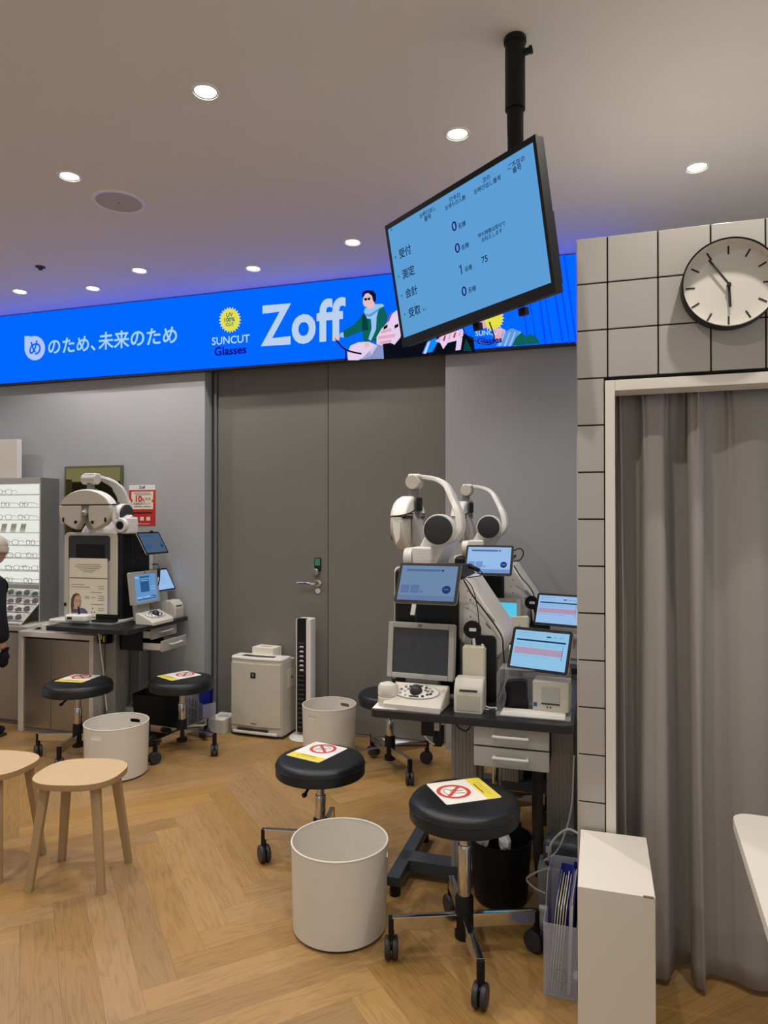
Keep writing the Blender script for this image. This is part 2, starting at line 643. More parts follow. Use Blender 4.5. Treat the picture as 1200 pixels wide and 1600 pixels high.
# groove at the plank edges
ex = mth('MULTIPLY', mth('MINIMUM', sep.outputs[0], mth('SUBTRACT', 1.0, sep.outputs[0])), LP)
ey = mth('MULTIPLY', mth('MINIMUM', sep.outputs[1], mth('SUBTRACT', 1.0, sep.outputs[1])), WP)
edge = mth('LESS_THAN', mth('MINIMUM', ex, ey), .0008)
mx = nd('ShaderNodeMix', data_type='RGBA')
L.new(mth('MULTIPLY', edge, .45), mx.inputs[0])
L.new(hs.outputs[0], mx.inputs[6])
mx.inputs[7].default_value = rgb((96, 68, 40))
L.new(mx.outputs[2], bs.inputs['Base Color'])
L.new(mth('ADD', mth('MULTIPLY', n2.outputs['Fac'], .16), .36), bs.inputs['Roughness'])
bs.inputs['Specular IOR Level'].default_value = .38
bp = nd('ShaderNodeBump')
bp.inputs['Strength'].default_value = .12
bp.inputs['Distance'].default_value = .001
L.new(g, bp.inputs['Height'])
L.new(bp.outputs[0], bs.inputs['Normal'])
fm.materials.append(m)
fl = bpy.data.objects.new('floor', fm)
COL.objects.link(fl)
struct(fl)

b = B()
b.bx(-14, 4.5, -14, 4.7, CEIL, CEIL + .1, m='ceiling')
struct(b.done('ceiling'))

b = B()
b.bx(-9, XJ, YW, YW + .3, 0, CEIL, m='wall')
b.bx(XD1, 3.2, YW, YW + .3, 0, CEIL, m='wall')
b.bx(XJ, XD1, YW, YW + .3, 2.66, CEIL, m='wall')
struct(b.done('wall_back'))
# shop fronts on the far side of the shop, seen only in the mirror
b = B()
b.bx(-16, -6.5, -6.2, -6, 0, 2.45, m='charcoal')
struct(b.done('wall_front'))

b = B()
b.bx(XJ, XD0 - .006, YD - .012, YD + .1, 0, 2.66, m='doorframe')
b.bx(XD0 - .02, XD0 - .004, YD - .02, YD, 0, 2.66, .002, m='midgrey')
b.bx(XJ, XD1, YD - .004, YD + .1, 2.645, 2.66, m='doorframe')
struct(b.done('trim_1'))
b = B()
b.bx(XJ, XD1, YD - .02, YD + .06, 0, .012, .002, m='steel')
struct(b.done('trim_2'))

d1 = B()
d1.bx(XD0, XS - .002, YD, YD + .045, .014, 2.642, .003, m='door')
d1 = struct(d1.done('door_1'))
d2 = B()
d2.bx(XS + .002, XD1 + .02, YD, YD + .045, .014, 2.642, .003, m='door')
struct(d2.done('door_2'))
# lever handle, lock and key tag on the left leaf
hp = atY(497, 911, YD)
b = B()
b.cyl((hp.x, YD, hp.z), (hp.x, YD - .008, hp.z), .027, m='chrome', bev=.002)
b.tube([(hp.x, YD, hp.z), (hp.x, YD - .05, hp.z), (hp.x - .02, YD - .056, hp.z), (hp.x - .07, YD - .056, hp.z + .002), (hp.x - .135, YD - .05, hp.z)], .0095, 10, m='chrome')
b.done('handle', parent=d1)
b = B()
b.cyl((hp.x, YD, hp.z - .055), (hp.x, YD - .006, hp.z - .055), .02, m='chrome', bev=.002)
b.bx(hp.x - .03, hp.x + .012, YD - .035, YD, hp.z + .055, hp.z + .105, .012, 3, m='chrome')
b.cyl((hp.x - .01, YD - .03, hp.z + .08), (hp.x - .01, YD - .045, hp.z + .08), .014, m='midgrey')
b.done('lock', parent=d1)
tg = B()
tg.bx(hp.x - .026, hp.x + .024, YD - .008, YD, hp.z + .085, hp.z + .178, .003, m='black')
tg.bx(hp.x - .02, hp.x + .018, YD - .0105, YD - .006, hp.z + .122, hp.z + .172, .002, m='greytag')
tg.done('key_tag', parent=d1)

# ---- tiled booth with a curtained opening
FY = 2.3
BX0, BX1 = -.065, 1.62
OX0, OX1, OZ = .022, 1.5, 1.943
b = B()
b.bx(BX0 + .004, OX0, FY + .006, FY + .12, 0, 2.396, m='grout')
b.bx(OX0, BX1, FY + .006, FY + .12, OZ, 2.396, m='grout')
b.bx(OX1, BX1, FY + .006, FY + .12, 0, OZ, m='grout')
b.bx(BX0, BX0 + .02, FY + .013, 3.5, 0, 2.399, m='whitepaint')
b.bx(BX0, BX1, 3.48, 3.5, 0, 2.399, m='whitepaint')
b.bx(BX0, BX1, FY + .12, 3.5, 2.37, 2.399, m='whitepaint')
PT = .1499
zs = [2.2505 - PT * i for i in range(16)]
g2 = .0021


def tile(x0, x1, z0, z1):
    if x1 - x0 > .01 and z1 - z0 > .01:
        b.bx(x0 + g2, x1 - g2, FY, FY + .012, z0 + g2, z1 - g2, .0022, 2, m='tile')


xs = [BX0, .0305] + [.0305 + PT * i for i in range(1, 11)] + [BX1]
rows = [(2.2505, 2.399), (2.1006, 2.2505), (OZ + .004, 2.1006)]
for z0, z1 in rows:
    for x0, x1 in zip(xs, xs[1:]):
        tile(x0, x1, z0, z1)
z1 = OZ + .004
while z1 > .02:
    z0 = max(0, z1 - PT)
    tile(BX0, OX0 - .001, z0, z1)
    tile(OX1 + .001, BX1, z0, z1)
    z1 = z0
struct(b.done('wall_right'))
b = B()
b.bx(OX0, OX0 + .03, FY - .004, FY + .1, 0, OZ - .006, .002, m='whitepaint')
b.bx(OX1 - .03, OX1, FY - .004, FY + .1, 0, OZ - .006, .002, m='whitepaint')
b.bx(OX0 + .03, OX1 - .03, FY - .004, FY + .1, OZ - .04, OZ - .006, .002, m='whitepaint')
struct(b.done('trim_3'))
b = B()
b.bx(OX0 + .03, OX1 - .03, FY + .1, FY + .2, 1.955, 1.985, .003, m='white')
struct(b.done('trim_4'))


# ---- curtains
def curtain(name, label, path, z0, z1, pinch):
    """path: (x, y) points of the cloth seen from above; the heading is drawn together into pleats"""
    pts = []
    n = len(path)
    P = [Vector((p[0], p[1], 0)) for p in path]
    for i in range(n - 1):
        p0 = P[i - 1] if i else P[0] * 2 - P[1]
        p1, p2 = P[i], P[i + 1]
        p3 = P[i + 2] if i + 2 < n else p2 * 2 - p1
        for k in range(8):
            u = k / 8
            pts.append(.5 * ((2 * p1) + (p2 - p0) * u + (2 * p0 - 5 * p1 + 4 * p2 - p3) * u * u + (3 * p1 - p0 - 3 * p2 + p3) * u ** 3))
    pts.append(P[-1])
    t = bmesh.new()
    rowsv = []
    nz = 30
    ym = sum(p.y for p in pts) / len(pts)
    for j in range(nz + 1):
        v = j / nz
        z = z0 + (z1 - z0) * v
        top = max(0, (v - .86) / .14)
        row = []
        for i, p in enumerate(pts):
            amp = (1.30 + .40 * (1 - v)) * (1 - .45 * top)
            y = ym + (p.y - ym) * amp + .004 * math.sin(i * .35 + v * 5) * (1 - v)
            x = p.x + .006 * math.sin(v * 3.1 + i * .11)
            for px in pinch:
                d = (p.x - px) / .028
                if abs(d) < 2.2:
                    x += -d * .010 * math.exp(-d * d) * top
                    y -= .012 * math.exp(-d * d * 3) * top * math.cos(d * 7)
            row.append(t.verts.new((x, y, z)))
        rowsv.append(row)
    for a, c in zip(rowsv, rowsv[1:]):
        for i in range(len(pts) - 1):
            t.faces.new((a[i], a[i + 1], c[i + 1], c[i]))
    bb = B()
    bb.add(t, None, 'curtain')
    o = bb.done(name, angle=180)
    md = o.modifiers.new('solid', 'SOLIDIFY')
    md.thickness = .003
    return tag(o, label, 'curtain', 'grey curtains across the booth opening')


curtain('curtain', 'narrow left grey pleated curtain beside the tiled wall edge',
        [(.056, 2.436), (.070, 2.428), (.082, 2.424), (.092, 2.465), (.112, 2.478), (.130, 2.468), (.138, 2.424), (.17, 2.416), (.205, 2.420), (.222, 2.452), (.245, 2.478), (.275, 2.482), (.30, 2.474)],
        .02, 1.925, (.075, .135, .225, .275))
curtain('curtain', 'wide right grey pleated curtain running behind the white table',
        [(.285, 2.452), (.279, 2.430), (.288, 2.412), (.305, 2.404), (.322, 2.412), (.332, 2.446), (.36, 2.462), (.40, 2.452), (.44, 2.440), (.49, 2.436), (.54, 2.452), (.60, 2.470), (.66, 2.440), (.72, 2.430),
         (.80, 2.456), (.88, 2.474), (.96, 2.440), (1.04, 2.430), (1.12, 2.462), (1.2, 2.470), (1.3, 2.436), (1.4, 2.44), (1.46, 2.46)],
        .02, 1.925, (.31, .40, .62, .80, 1.0, 1.2))

# ---- downlights
for i, (lx, ly, pw) in enumerate(LAMPS + LAMPS_OUT):
    seen = i < len(LAMPS)
    if seen:
        names = ['at the upper left of the view, the largest of all', 'right beside the screen pole, just left of it', 'above the tiled booth', 'left of the round ceiling speaker, just before it',
                 'close to the left edge of the hanging screen', 'behind the round ceiling speaker, above the lit sign', 'close to the lit sign, above its round yellow badge',
                 'close to the lit sign, above its white slogan lettering', 'close to the lit sign, farthest left of all']
        t = thing('recessed_downlight', 'round recessed ceiling downlight ' + names[i], 'downlight', (lx, ly, CEIL), 0, 'recessed ceiling downlights')
        b = B()
        b.lathe([(.0445, -.0005), (.0455, -.006), (.0525, -.007), (.056, -.003), (.056, .0)], 40, m='trimwhite')
        b.done('trim_ring', parent=t)
        b = B()
        b.lathe([(.0455, -.0035), (.040, -.0006)], 40, m='midgrey')
        b.done('reflector', parent=t)
        b = B()
        b.lathe([(0, -.0025), (.038, -.0025), (.041, -.0008)], 40, m='lamp')
        b.done('lamp_disc', parent=t)
    ld = bpy.data.lights.new('downlight_beam', 'SPOT')
    ld.energy = pw
    ld.color = (1, .95, .87)
    ld.spot_size = R(128)
    ld.spot_blend = .75
    ld.shadow_soft_size = .025
    lo = bpy.data.objects.new('downlight_beam', ld)
    COL.objects.link(lo)
    lo.location = (lx, ly, CEIL - .02)

# round ceiling speaker and the small sensor
t = thing('ceiling_speaker', 'large round grey speaker grille flush in the ceiling', 'speaker', (-2.328, 2.953, CEIL))
b = B()
b.lathe([(.112, 0), (.112, -.005), (.124, -.007), (.131, -.003), (.131, 0)], 56, m='trimwhite')
b.done('rim', m='ceiling', parent=t)
b = B()
b.lathe([(0, -.006), (.06, -.006), (.112, -.004), (.112, 0)], 56, m='speakermesh')
b.cyl((0, 0, -.007), (0, 0, -.004), .007, m='midgrey', seg=12)
b.done('grille', parent=t)
t = thing('smoke_detector', 'small dark ceiling sensor at the left, between two downlights', 'detector', (-3.416, 3.573, CEIL))
b = B()
b.lathe([(0, -.022), (.012, -.02), (.018, -.008), (.03, -.004), (.032, 0)], 24, m='charcoal')
b.done('housing', parent=t)

# ------------------------------------------------------------------ lit LED sign along the wall
YL = 4.34
LX0, LX1, LZ0, LZ1 = -6.2, 0.12, 2.573, 3.106
led = thing('led_display', 'long blue lit advertising display running along the wall below the ceiling', 'sign', (-1.8, YW, LZ0))
b = B()
b.bx(LX0, LX1, YL + .006, YW, LZ0 - .012, LZ1 + .004, m='charcoal')
b.done('housing', parent=led, world=True)
b = B()
b.bx(LX0, LX1, YL, YL + .006, LZ0, LZ1, m=E['led'])
b.done('screen', parent=led, world=True, smooth=False)


def lxf(px, py, layer=1):
    p = atY(px, py, YL)
    return Matrix.Translation((p.x, YL - .0012 * layer, p.z)) @ FRONT


def lspan(x0, x1, y):
    return abs(atY(x1, y, YL).x - atY(x0, y, YL).x)


def lpoly(bb, pts, m, layer=1):
    q = []
    for x, y in pts:
        p = atY(x, y, YL)
        q.append((p.x, YL - .0012 * layer, p.z))
    bb.poly(q, E[m])


b = B()
b.text('のため、', lspan(76, 150, 540), xf=lxf(112, 539), m=E['ledtext'], bold=.018)
b.text('未来のため', lspan(153, 276, 530), xf=lxf(214, 528), m=E['ledtext'], bold=.018)
b.done('slogan_lettering', parent=led, world=True, smooth=False)
b = B()
bub = [(54.5 + 16 * math.cos(a), 544 + 19 * math.sin(a)) for a in [R(-150 + i * 10) for i in range(34)]]
lpoly(b, [(38.5, 525)] + [(49, 525.5)] + [p for p in bub if not (p[0] < 47 and p[1] < 534)], 'bubble')
b.text('め', lspan(46, 64, 543), xf=lxf(55, 543.5, 2), m=E['led'], bold=.02)
b.done('speech_bubble', parent=led, world=True, smooth=False)
b = B()


def badge(cx, cy, r, flip=0):
    pts = []
    for i in range(48):
        a = 2 * PI * i / 48
        q = r if i % 2 == 0 else r * .8
        pts.append((cx + .9 * q * math.cos(a), cy + 1.06 * q * math.sin(a)))
    lpoly(b, pts, 'yel')
    return pts


badge(359.5, 500, 19.5)
b.text('UV', lspan(354, 364.5, 493), xf=lxf(359, 492, 2), m=E['teal'], bold=.03)
b.text('100%', lspan(351, 367.5, 500), xf=lxf(359, 499.5, 2), m=E['teal'], bold=.03)
b.text('CUT', lspan(353, 366, 507), xf=lxf(359.5, 507, 2), m=E['teal'], bold=.03)
b.text('SUNCUT', lspan(331, 390, 532), xf=lxf(360.5, 531), m=E['suntext'], bold=.012)
b.text('Glasses', lspan(335, 385, 546), xf=lxf(360, 547.5), m=E['navy'], bold=.034)
b.done('suncut_badge', parent=led, world=True, smooth=False)
b = B()
b.text('Zoff', lspan(407, 539, 500), abs(atY(470, 471.5, YL).z - atY(470, 538.5, YL).z), xf=lxf(472.5, 504), m=E['zoff'], bold=.03, both=True, space=1.07)
b.done('logo_lettering', parent=led, world=True, smooth=False)

# the picture of a cyclist in a green jumper and his neighbours, behind the hanging screen
b = B()
lpoly(b, [(640, 505), (620, 492), (612, 500), (600, 520), (588, 540), (586, 561.5), (640, 558), (700, 553), (742, 550), (740, 528), (700, 510), (660, 500)], 'black', 1)
lpoly(b, [(567, 559), (586, 540), (598, 530), (600, 560.8), (560, 562)], 'lilac', 2)
lpoly(b, [(543, 551), (548, 540), (560, 535), (576, 534), (590, 540), (580, 556), (560, 563), (544, 563)], 'pinkl', 2)
b.tube([(lxf(x, y, 3) @ Vector((0, 0, 0))) for x, y in ((524, 529), (530, 537), (538, 545), (550, 550), (565, 553))], .006, 6, m=E['black'])
b.tube([(lxf(x, y, 3) @ Vector((0, 0, 0))) for x, y in ((540, 546), (541, 556), (540, 562))], .006, 6, m=E['black'])
lpoly(b, [(533, 519), (552, 508), (565, 494), (570, 487), (575, 494), (590, 520), (598, 527), (590, 534), (568, 534), (566, 518), (544, 527), (536, 528)], 'green', 3)
lpoly(b, [(588, 480), (597, 477.5), (603, 485), (606, 498), (600, 516), (592, 530), (584, 534), (578, 520), (580, 500)], 'green', 3)
lpoly(b, [(566, 495), (569, 488), (574, 497), (576, 516), (566, 517)], 'dgreen', 4)
lpoly(b, [(569, 488), (571, 482), (585, 476), (597, 475), (601, 478), (592, 484), (589, 496), (583, 499), (574, 498)], 'scarf', 5)
lpoly(b, [(580, 497), (589, 497), (588, 515), (580, 533), (576, 530), (581, 514)], 'scarf', 5)
lpoly(b, [(571, 490), (577, 492), (585, 487), (597, 479), (590, 488), (580, 495), (573, 495)], 'scarf2', 6)
lpoly(b, [(572, 475), (575, 482), (580, 484), (586, 479), (586, 470), (575, 470)], 'skin', 6)
lpoly(b, [(568, 466), (567.5, 474), (570, 479.5), (575, 480.5), (582, 476), (586, 470), (584, 460), (573, 458)], 'skin', 7)
lpoly(b, [(566, 463), (567, 457), (573, 454), (583, 454.5), (588, 460), (588.5, 469), (586, 474), (583.5, 470), (582, 463), (576, 458.5), (570, 460), (568, 467)], 'hair', 8)
lpoly(b, [(569.5, 467), (574, 466), (574.5, 470), (570.5, 470.5)], 'black', 9)
lpoly(b, [(575, 466), (579.5, 465.5), (579, 469.5), (575.5, 469.8)], 'black', 9)
lpoly(b, [(520, 529), (526, 524), (532, 525), (531, 530), (524, 533)], 'skin', 7)
lpoly(b, [(570, 536), (577, 534), (578, 541), (571, 545)], 'skin', 7)
lpoly(b, [(531, 522), (537, 519), (538, 528), (533, 527)], 'scarf', 6)
lpoly(b, [(589, 527), (596, 515), (606, 504), (614, 490), (622, 484), (630, 510), (626, 528), (617, 539), (604, 533), (597, 540), (589, 538)], 'pinkl', 6)
for x0, y0, x1, y1, mm in ((596, 517, 612, 513, 'pink'), (592, 526, 618, 522, 'pink'), (594, 534, 612, 531, 'pink'), (607, 500, 612, 489, 'redd'), (600, 511, 606, 507, 'black'), (617, 509, 623, 506, 'black')):
    lpoly(b, [(x0, y0), (x1, y1), (x1, y1 + 5), (x0, y0 + 5)], mm, 7)
lpoly(b, [(660, 553), (668, 534), (682, 528), (684, 536), (676, 550)], 'ltblue', 6)
lpoly(b, [(662, 553), (669, 536), (673, 533), (666, 553)], 'pinkl', 7)
lpoly(b, [(680, 534), (690, 526), (712, 518), (724, 514), (724, 525), (716, 532), (700, 536), (693, 546), (688, 536)], 'pinkl', 6)
for k in range(5):
    x = 684 + k * 8
    lpoly(b, [(x, 535 - k * 2.4), (x + 3, 527 - k * 2.4), (x + 5.5, 527 - k * 2.4), (x + 3, 536 - k * 2.4)], 'redd' if k % 2 else 'pink', 7)
lpoly(b, [(712, 548), (714, 532), (723, 527), (720, 547)], 'pinkl', 6)
lpoly(b, [(724, 549), (728, 530), (734, 540), (738, 549)], 'dgreen', 6)
b.done('cyclist_picture', parent=led, world=True, smooth=False)
b = B()
for x0, x1, w in ((812, 830, 2.5), (822, 843, 2), (838, 857, 3), (846, 868, 2), (862, 884, 3), (874, 895, 2.4), (886, 905, 3)):
    lpoly(b, [(x0 - 6, 398), (x0 - 6 + w, 398), (x1 - 6 + w, 536), (x1 - 6, 537)], 'stripe', 1)
pts = badge(770, 497, 20)
lpoly(b, [(748, 505), (756, 500), (762, 512), (754, 514)], 'pink', 3)
lpoly(b, [(774, 514), (782, 512), (790, 516), (786, 530), (776, 534), (770, 524)], 'pink', 2)
b.text('SUNCUT', lspan(744, 786, 522), xf=lxf(764, 520, 4), m=E['suntext'], bold=.014)
b.text('Glasses', lspan(746, 785, 533), xf=lxf(765, 532, 4), m=E['navy'], bold=.034)
lpoly(b, [(775, 541), (786, 520), (800, 513), (815, 519), (806, 528), (800, 540)], 'scarf2', 2)
for k in range(4):
    lpoly(b, [(779 + k * 8, 541), (788 + k * 8, 519), (790 + k * 8, 519), (782 + k * 8, 541)], 'scarf', 3)
lpoly(b, [(800, 541), (806, 528), (815, 519), (822, 526), (828, 522), (838, 526), (844, 537)], 'green', 4)
b.done('second_picture', parent=led, world=True, smooth=False)

# ------------------------------------------------------------------ hanging screen
ex = Vector((.8, -.6, .018)).normalized()
nn = Vector((-.589, -.79, -.173))
nn = (nn - ex * nn.dot(ex)).normalized()
ey = nn.cross(ex)
TC = EYE + (Vector((-.583, 3.028, 2.681)) - EYE) * .72
TM = Matrix(((ex.x, ey.x, nn.x, TC.x), (ex.y, ey.y, nn.y, TC.y), (ex.z, ey.z, nn.z, TC.z), (0, 0, 0, 1)))
tv = thing('hanging_screen', 'black waiting-number screen tilted down from the ceiling pole', 'screen', matrix=TM)
TW, TH = .684, .386
b = B()
b.bx(-TW / 2 - .011, TW / 2 + .011, -TH / 2 - .030, TH / 2 + .016, -.034, -.002, .003, m='black')
b.done('casing', parent=tv)
b = B()
for x0, x1, y0, y1 in ((-TW / 2 - .012, -TW / 2, -TH / 2 - .031, TH / 2 + .017), (TW / 2, TW / 2 + .012, -TH / 2 - .031, TH / 2 + .017),
                       (-TW / 2, TW / 2, TH / 2, TH / 2 + .017), (-TW / 2, TW / 2, -TH / 2 - .031, -TH / 2)):
    b.bx(x0, x1, y0, y1, -.006, .003, .001, m='black')
b.done('bezel', parent=tv)
b = B()
b.bx(-.26, .33, -.20, .06, -.05, -.026, .004, m='black')
b.bx(-.20, .325, -.19, .02, -.075, -.05, .004, m='black')
b.done('rear_bulge', parent=tv)
b = B()
b.bx(-TW / 2, TW / 2, -TH / 2, TH / 2, -.003, .0, m=E['tv'])
b.done('screen', parent=tv, smooth=False)
TMi = TM.inverted()


def tl(x, y):
    return TMi @ atP(x, y, TC, nn)


def tvtext(s, x0, y0, x1, y1, m='tvtext', bold=.014, h=None):
    a, c = tl(x0, y0), tl(x1, y1)
    mid = (a + c) / 2
    b.text(s, (c - a).length, xf=Matrix.Translation((mid.x, mid.y, .001)), m=E[m], bold=bold)


b = B()
tvtext('お呼び出し', 656, 337, 681, 325)
tvtext('番号', 663, 342, 674, 338)
tvtext('只今の', 702, 313, 719, 304)
tvtext('お待ちの人数', 696, 325, 728, 308)
tvtext('次の', 754, 282, 766, 276)
tvtext('お呼び出し番号', 741, 300, 783, 277)
tvtext('ご不在の', 794, 262, 820, 246)
tvtext('番号', 801, 267, 815, 260)
tvtext('待ち時間は受付で', 747, 368, 790, 349)
tvtext('お伝えします', 753, 375, 785, 360)
tvtext('受付', 624, 399, 642, 387)
tvtext('測定', 629, 430, 648, 420)
tvtext('会計', 634, 461, 652, 450)
tvtext('受取', 639, 491, 657, 481)
tvtext('75', 753, 407, 762, 403)
tvtext('なし', 661, 484, 667, 482)
for x0, y0, x1, y1 in ((716, 353, 728, 349), (721, 386.5, 733, 382.5), (726.5, 421, 738, 416.5), (732, 454, 744, 449.5)):
    tvtext('名様', x0, y0, x1, y1)
b.done('lettering', parent=tv, smooth=False)
b = B()
for s, x, y in (('0', 710, 353.5), ('0', 715, 387.5), ('1', 720.5, 421.5), ('0', 725.5, 455)):
    p = tl(x, y)
    if s == '1':
        b.poly([(p.x + q * .001, p.y + v * .001, .001) for q, v in ((-.5, -15), (4, -15), (4, 15), (.5, 15), (-6.5, 10.5), (-6.5, 6.8), (-.5, 10))], E['tvnum'])
        continue
    b.text(s, .0225, .030, both=True, bold=.012, xf=Matrix.Translation((p.x, p.y, .001)), m=E['tvnum'])
for x, y in ((618, 402), (623, 432), (628, 462), (633, 491.5), (612, 359)):
    p = tl(x, y)
    b.prism(circle(.0042, 12, p.x, p.y), 0, .001, m=E['tvdot'])
b.done('numerals', parent=tv, smooth=False)

PX, PY = -.262, 2.337
mt = thing('screen_ceiling_mount', 'black telescopic pole holding the hanging screen from the ceiling', 'mount', (PX, PY, CEIL))
b = B()
zt = atY(805, 172, PY).z - CEIL
b.cyl((0, 0, zt), (0, 0, -.001), .0335, seg=32, m='black')
b.cyl((0, 0, -.02), (0, 0, -.001), .0375, seg=32, m='black', bev=.002)
b.done('upper_tube', parent=mt)
b = B()
b.cyl((0, 0, -.86), (0, 0, zt + .03), .0275, seg=32, m='black')
b.done('lower_tube', parent=mt)
b = B()
b.cyl((.03, 0, -.055), (.05, 0, -.05), .011, seg=12, m='black')
b.cyl((.048, 0, -.05), (.058, 0, -.048), .015, .012, seg=12, m='black', bev=.002)
b.done('clamp_knob', parent=mt)
b = B()
back = TC - nn * .075 - Vector((PX, PY, CEIL))
b.tube([(0, 0, -.70), (back.x * .5, back.y * .5, (back.z - .70) / 2 - .02), tuple(back)], .018, 8, smooth=0, m='black')
b.cyl((0, 0, -.74), (0, 0, -.66), .036, seg=24, m='black', bev=.002)
b.done('tilt_arm', parent=mt)
# cable hooks and the loose cable under the screen
for x, y in ((797, 487), (726, 511)):
    p = tl(x, y)
    b = B()
    b.bx(p.x - .014, p.x + .014, p.y - .012, p.y + .012, -.07, -.05, .002, m='black')
    b.done('mounting_hook', parent=tv)
cb = B()
cb.tube([tl(705, 515) + Vector((0, .02, -.045)), tl(712, 527) + Vector((0, 0, -.06)), tl(735, 539) + Vector((0, 0, -.07)), tl(752, 532) + Vector((0, 0, -.06)), tl(748, 508) + Vector((0, .01, -.05))], .0022, 6, m='blackcable')
cb.done('loose_cable', parent=tv)

# ------------------------------------------------------------------ clock on the tiles
cp = atY(1137, 448, FY)
ck = thing('wall_clock', 'round white wall clock with a thin black rim on the tiled booth', 'clock', (cp.x, FY, cp.z))
RM = Matrix.Rotation(PI / 2, 4, 'X')   # z -> -y
b = B()
b.lathe([(.127, 0), (.134, .004), (.134, .046), (.132, .048), (.129, .046), (.129, .012)], 72, xf=RM, m='black')
b.done('rim', parent=ck)
b = B()
b.lathe([(.129, .044), (.1265, .014), (0, .014)], 72, xf=RM, m='offwhite')
b.done('dial', parent=ck)
b = B()
for k in range(12):
    a = PI * k / 6
    b.box((math.sin(a) * .106, -.0146, math.cos(a) * .106), (.0048, .001, .025), rot=(0, a, 0), m='ink')
b.done('hour_marks', parent=ck)
b = B()
a = R(-35)
b.box((math.sin(a) * .044, -.024, math.cos(a) * .044), (.0062, .0012, .104), rot=(0, a, 0), m='ink')
b.done('minute_hand', parent=ck)
b = B()
a = R(177)
b.box((math.sin(a) * .031, -.021, math.cos(a) * .031), (.0072, .0012, .074), rot=(0, a, 0), m='ink')
b.cyl((0, -.014, 0), (0, -.027, 0), .0055, seg=16, m='ink')
b.done('hour_hand', parent=ck)

# ------------------------------------------------------------------ white pedestal and white table at the right
pd = thing('white_pedestal', 'narrow white box pedestal on castors before the tiled booth', 'pedestal', (.042, 2.105, 0))
b = B()
b.bx(-.097, .098, -.175, .182, .035, .515, .002, m='whitepaint')
b.done('box', parent=pd)
b = B()
b.bx(.068, .094, -.1755, -.170, .512, .5156, m='greyink')
b.done('scuff', parent=pd)
for sx in (-1, 1):
    for sy in (-1, 1):
        b = B()
        b.cyl((sx * .08 - .008, sy * .14, .018), (sx * .08 + .008, sy * .14, .018), .018, seg=16, m='black', bev=.003)
        b.bx(sx * .08 - .013, sx * .08 + .013, sy * .14 - .013, sy * .14 + .013, .026, .037, m='black')
        b.done('castor', parent=pd)

ta = thing('white_table', 'white table with a rounded corner at the right edge', 'table', (.795, 1.42, 0))
b = B()
b.prism(rrect(.98, 1.20, .045, 6), .688, .718, .003, m='whitepaint')
b.done('tabletop', parent=ta)
for sx in (-1, 1):
    for sy in (-1, 1):
        b = B()
        b.cyl((sx * .40, sy * .52, 0), (sx * .36, sy * .48, .69), .016, .022, seg=16, m='whitepaint')
        b.done('leg', parent=ta)
ta.rotation_euler = (0, 0, R(-3))


# ------------------------------------------------------------------ stools
def make_swivel(name, label, loc, h, rz, r, group):
    t = thing(name, label, 'stool', loc, rz, group)
    b = B()
    b.lathe([(0, h), (r * .6, h), (r * .80, h - .002), (r * .90, h - .005), (r * .95, h - .010), (r * .985, h - .019), (r * .995, h - .028), (r, h - .030), (r, h - .068), (r * .99, h - .0705), (0, h - .0705)], 64, m='vinyl')
    b.tube([(r * 1.003 * math.cos(2 * PI * i / 40), r * 1.003 * math.sin(2 * PI * i / 40), h - .031) for i in range(40)], .0018, 6, closed=True, smooth=1, m='vinyl')
    b.done('seat', parent=t)
    b = B()
    b.bx(-.06, .06, -.05, .05, h - .095, h - .07, .006, m='black')
    b.tube([(.0, .05, h - .085), (0.02, .11, h - .09), (.03, .15, h - .105)], .006, 8, m='black')
    b.ball((.032, .158, h - .108), (.011, .018, .009), m='black')
    b.done('seat_plate', parent=t)
    b = B()
    b.cyl((0, 0, h - .20), (0, 0, h - .09), .0180, m='chrome')
    b.done('gas_rod', parent=t)
    b = B()
    b.cyl((0, 0, .18), (0, 0, h - .165), .0235, m='chrome', bev=.002)
    b.done('post_sleeve', parent=t)
    b = B()
    b.cyl((0, 0, .060), (0, 0, .205), .034, .031, m='black', bev=.005)
    b.done('hub', parent=t)
    for k in range(4):
        a = PI / 2 * k
        rot = Matrix.Rotation(a, 4, 'Z')
        b = B()
        b.prism([(.02, -.0135), (.25, -.0115), (.25, .0115), (.02, .0135)], .100, .145, .003, xf=rot, m='chrome')
        lg = b.done('leg', parent=t)
        b = B()
        b.bx(.243, .262, -.012, .012, .06, .143, .003, xf=rot, m='black')
        sw = rot @ Matrix.Translation((.252, 0, 0)) @ Matrix.Rotation(R(35 + 70 * k), 4, 'Z')
        for s in (-1, 1):
            b.cyl((s * .003, .004, .037), (s * .023, .004, .037), .037, seg=24, bev=.007, xf=sw, m='charcoal')
        b.ball((0, .0, .05), (.012, .024, .018), xf=sw, m='black', seg=12)
        b.done('castor', parent=lg)
    return t


SG = 'black swivel stools on castors'
make_swivel('swivel_stool', 'black swivel stool nearest the camera, in front of the drawer desk', (-.443, 2.365, 0), .545, R(22), .189, SG)
make_swivel('swivel_stool', 'black swivel stool behind the nearest white bin', (-1.152, 2.79, 0), .470, R(190), .193, SG)
make_swivel('swivel_stool', 'black swivel stool before the stainless cupboard, left of its bin', (-3.14, 3.61, 0), .475, R(197), .207, SG)
make_swivel('swivel_stool', 'black swivel stool under the pulled-out drawers by the grey door frame', (-2.57, 3.89, 0), .473, R(-5), .202, SG)
make_swivel('swivel_stool', 'black swivel stool farthest back, half under the front right desk before the grey doors', (-1.19, 3.965, 0), .468, R(43), .19, SG)
make_swivel('swivel_stool', 'black swivel stool mostly hidden behind the front drawer unit', (-.47, 3.36, 0), .50, R(30), .185, SG)


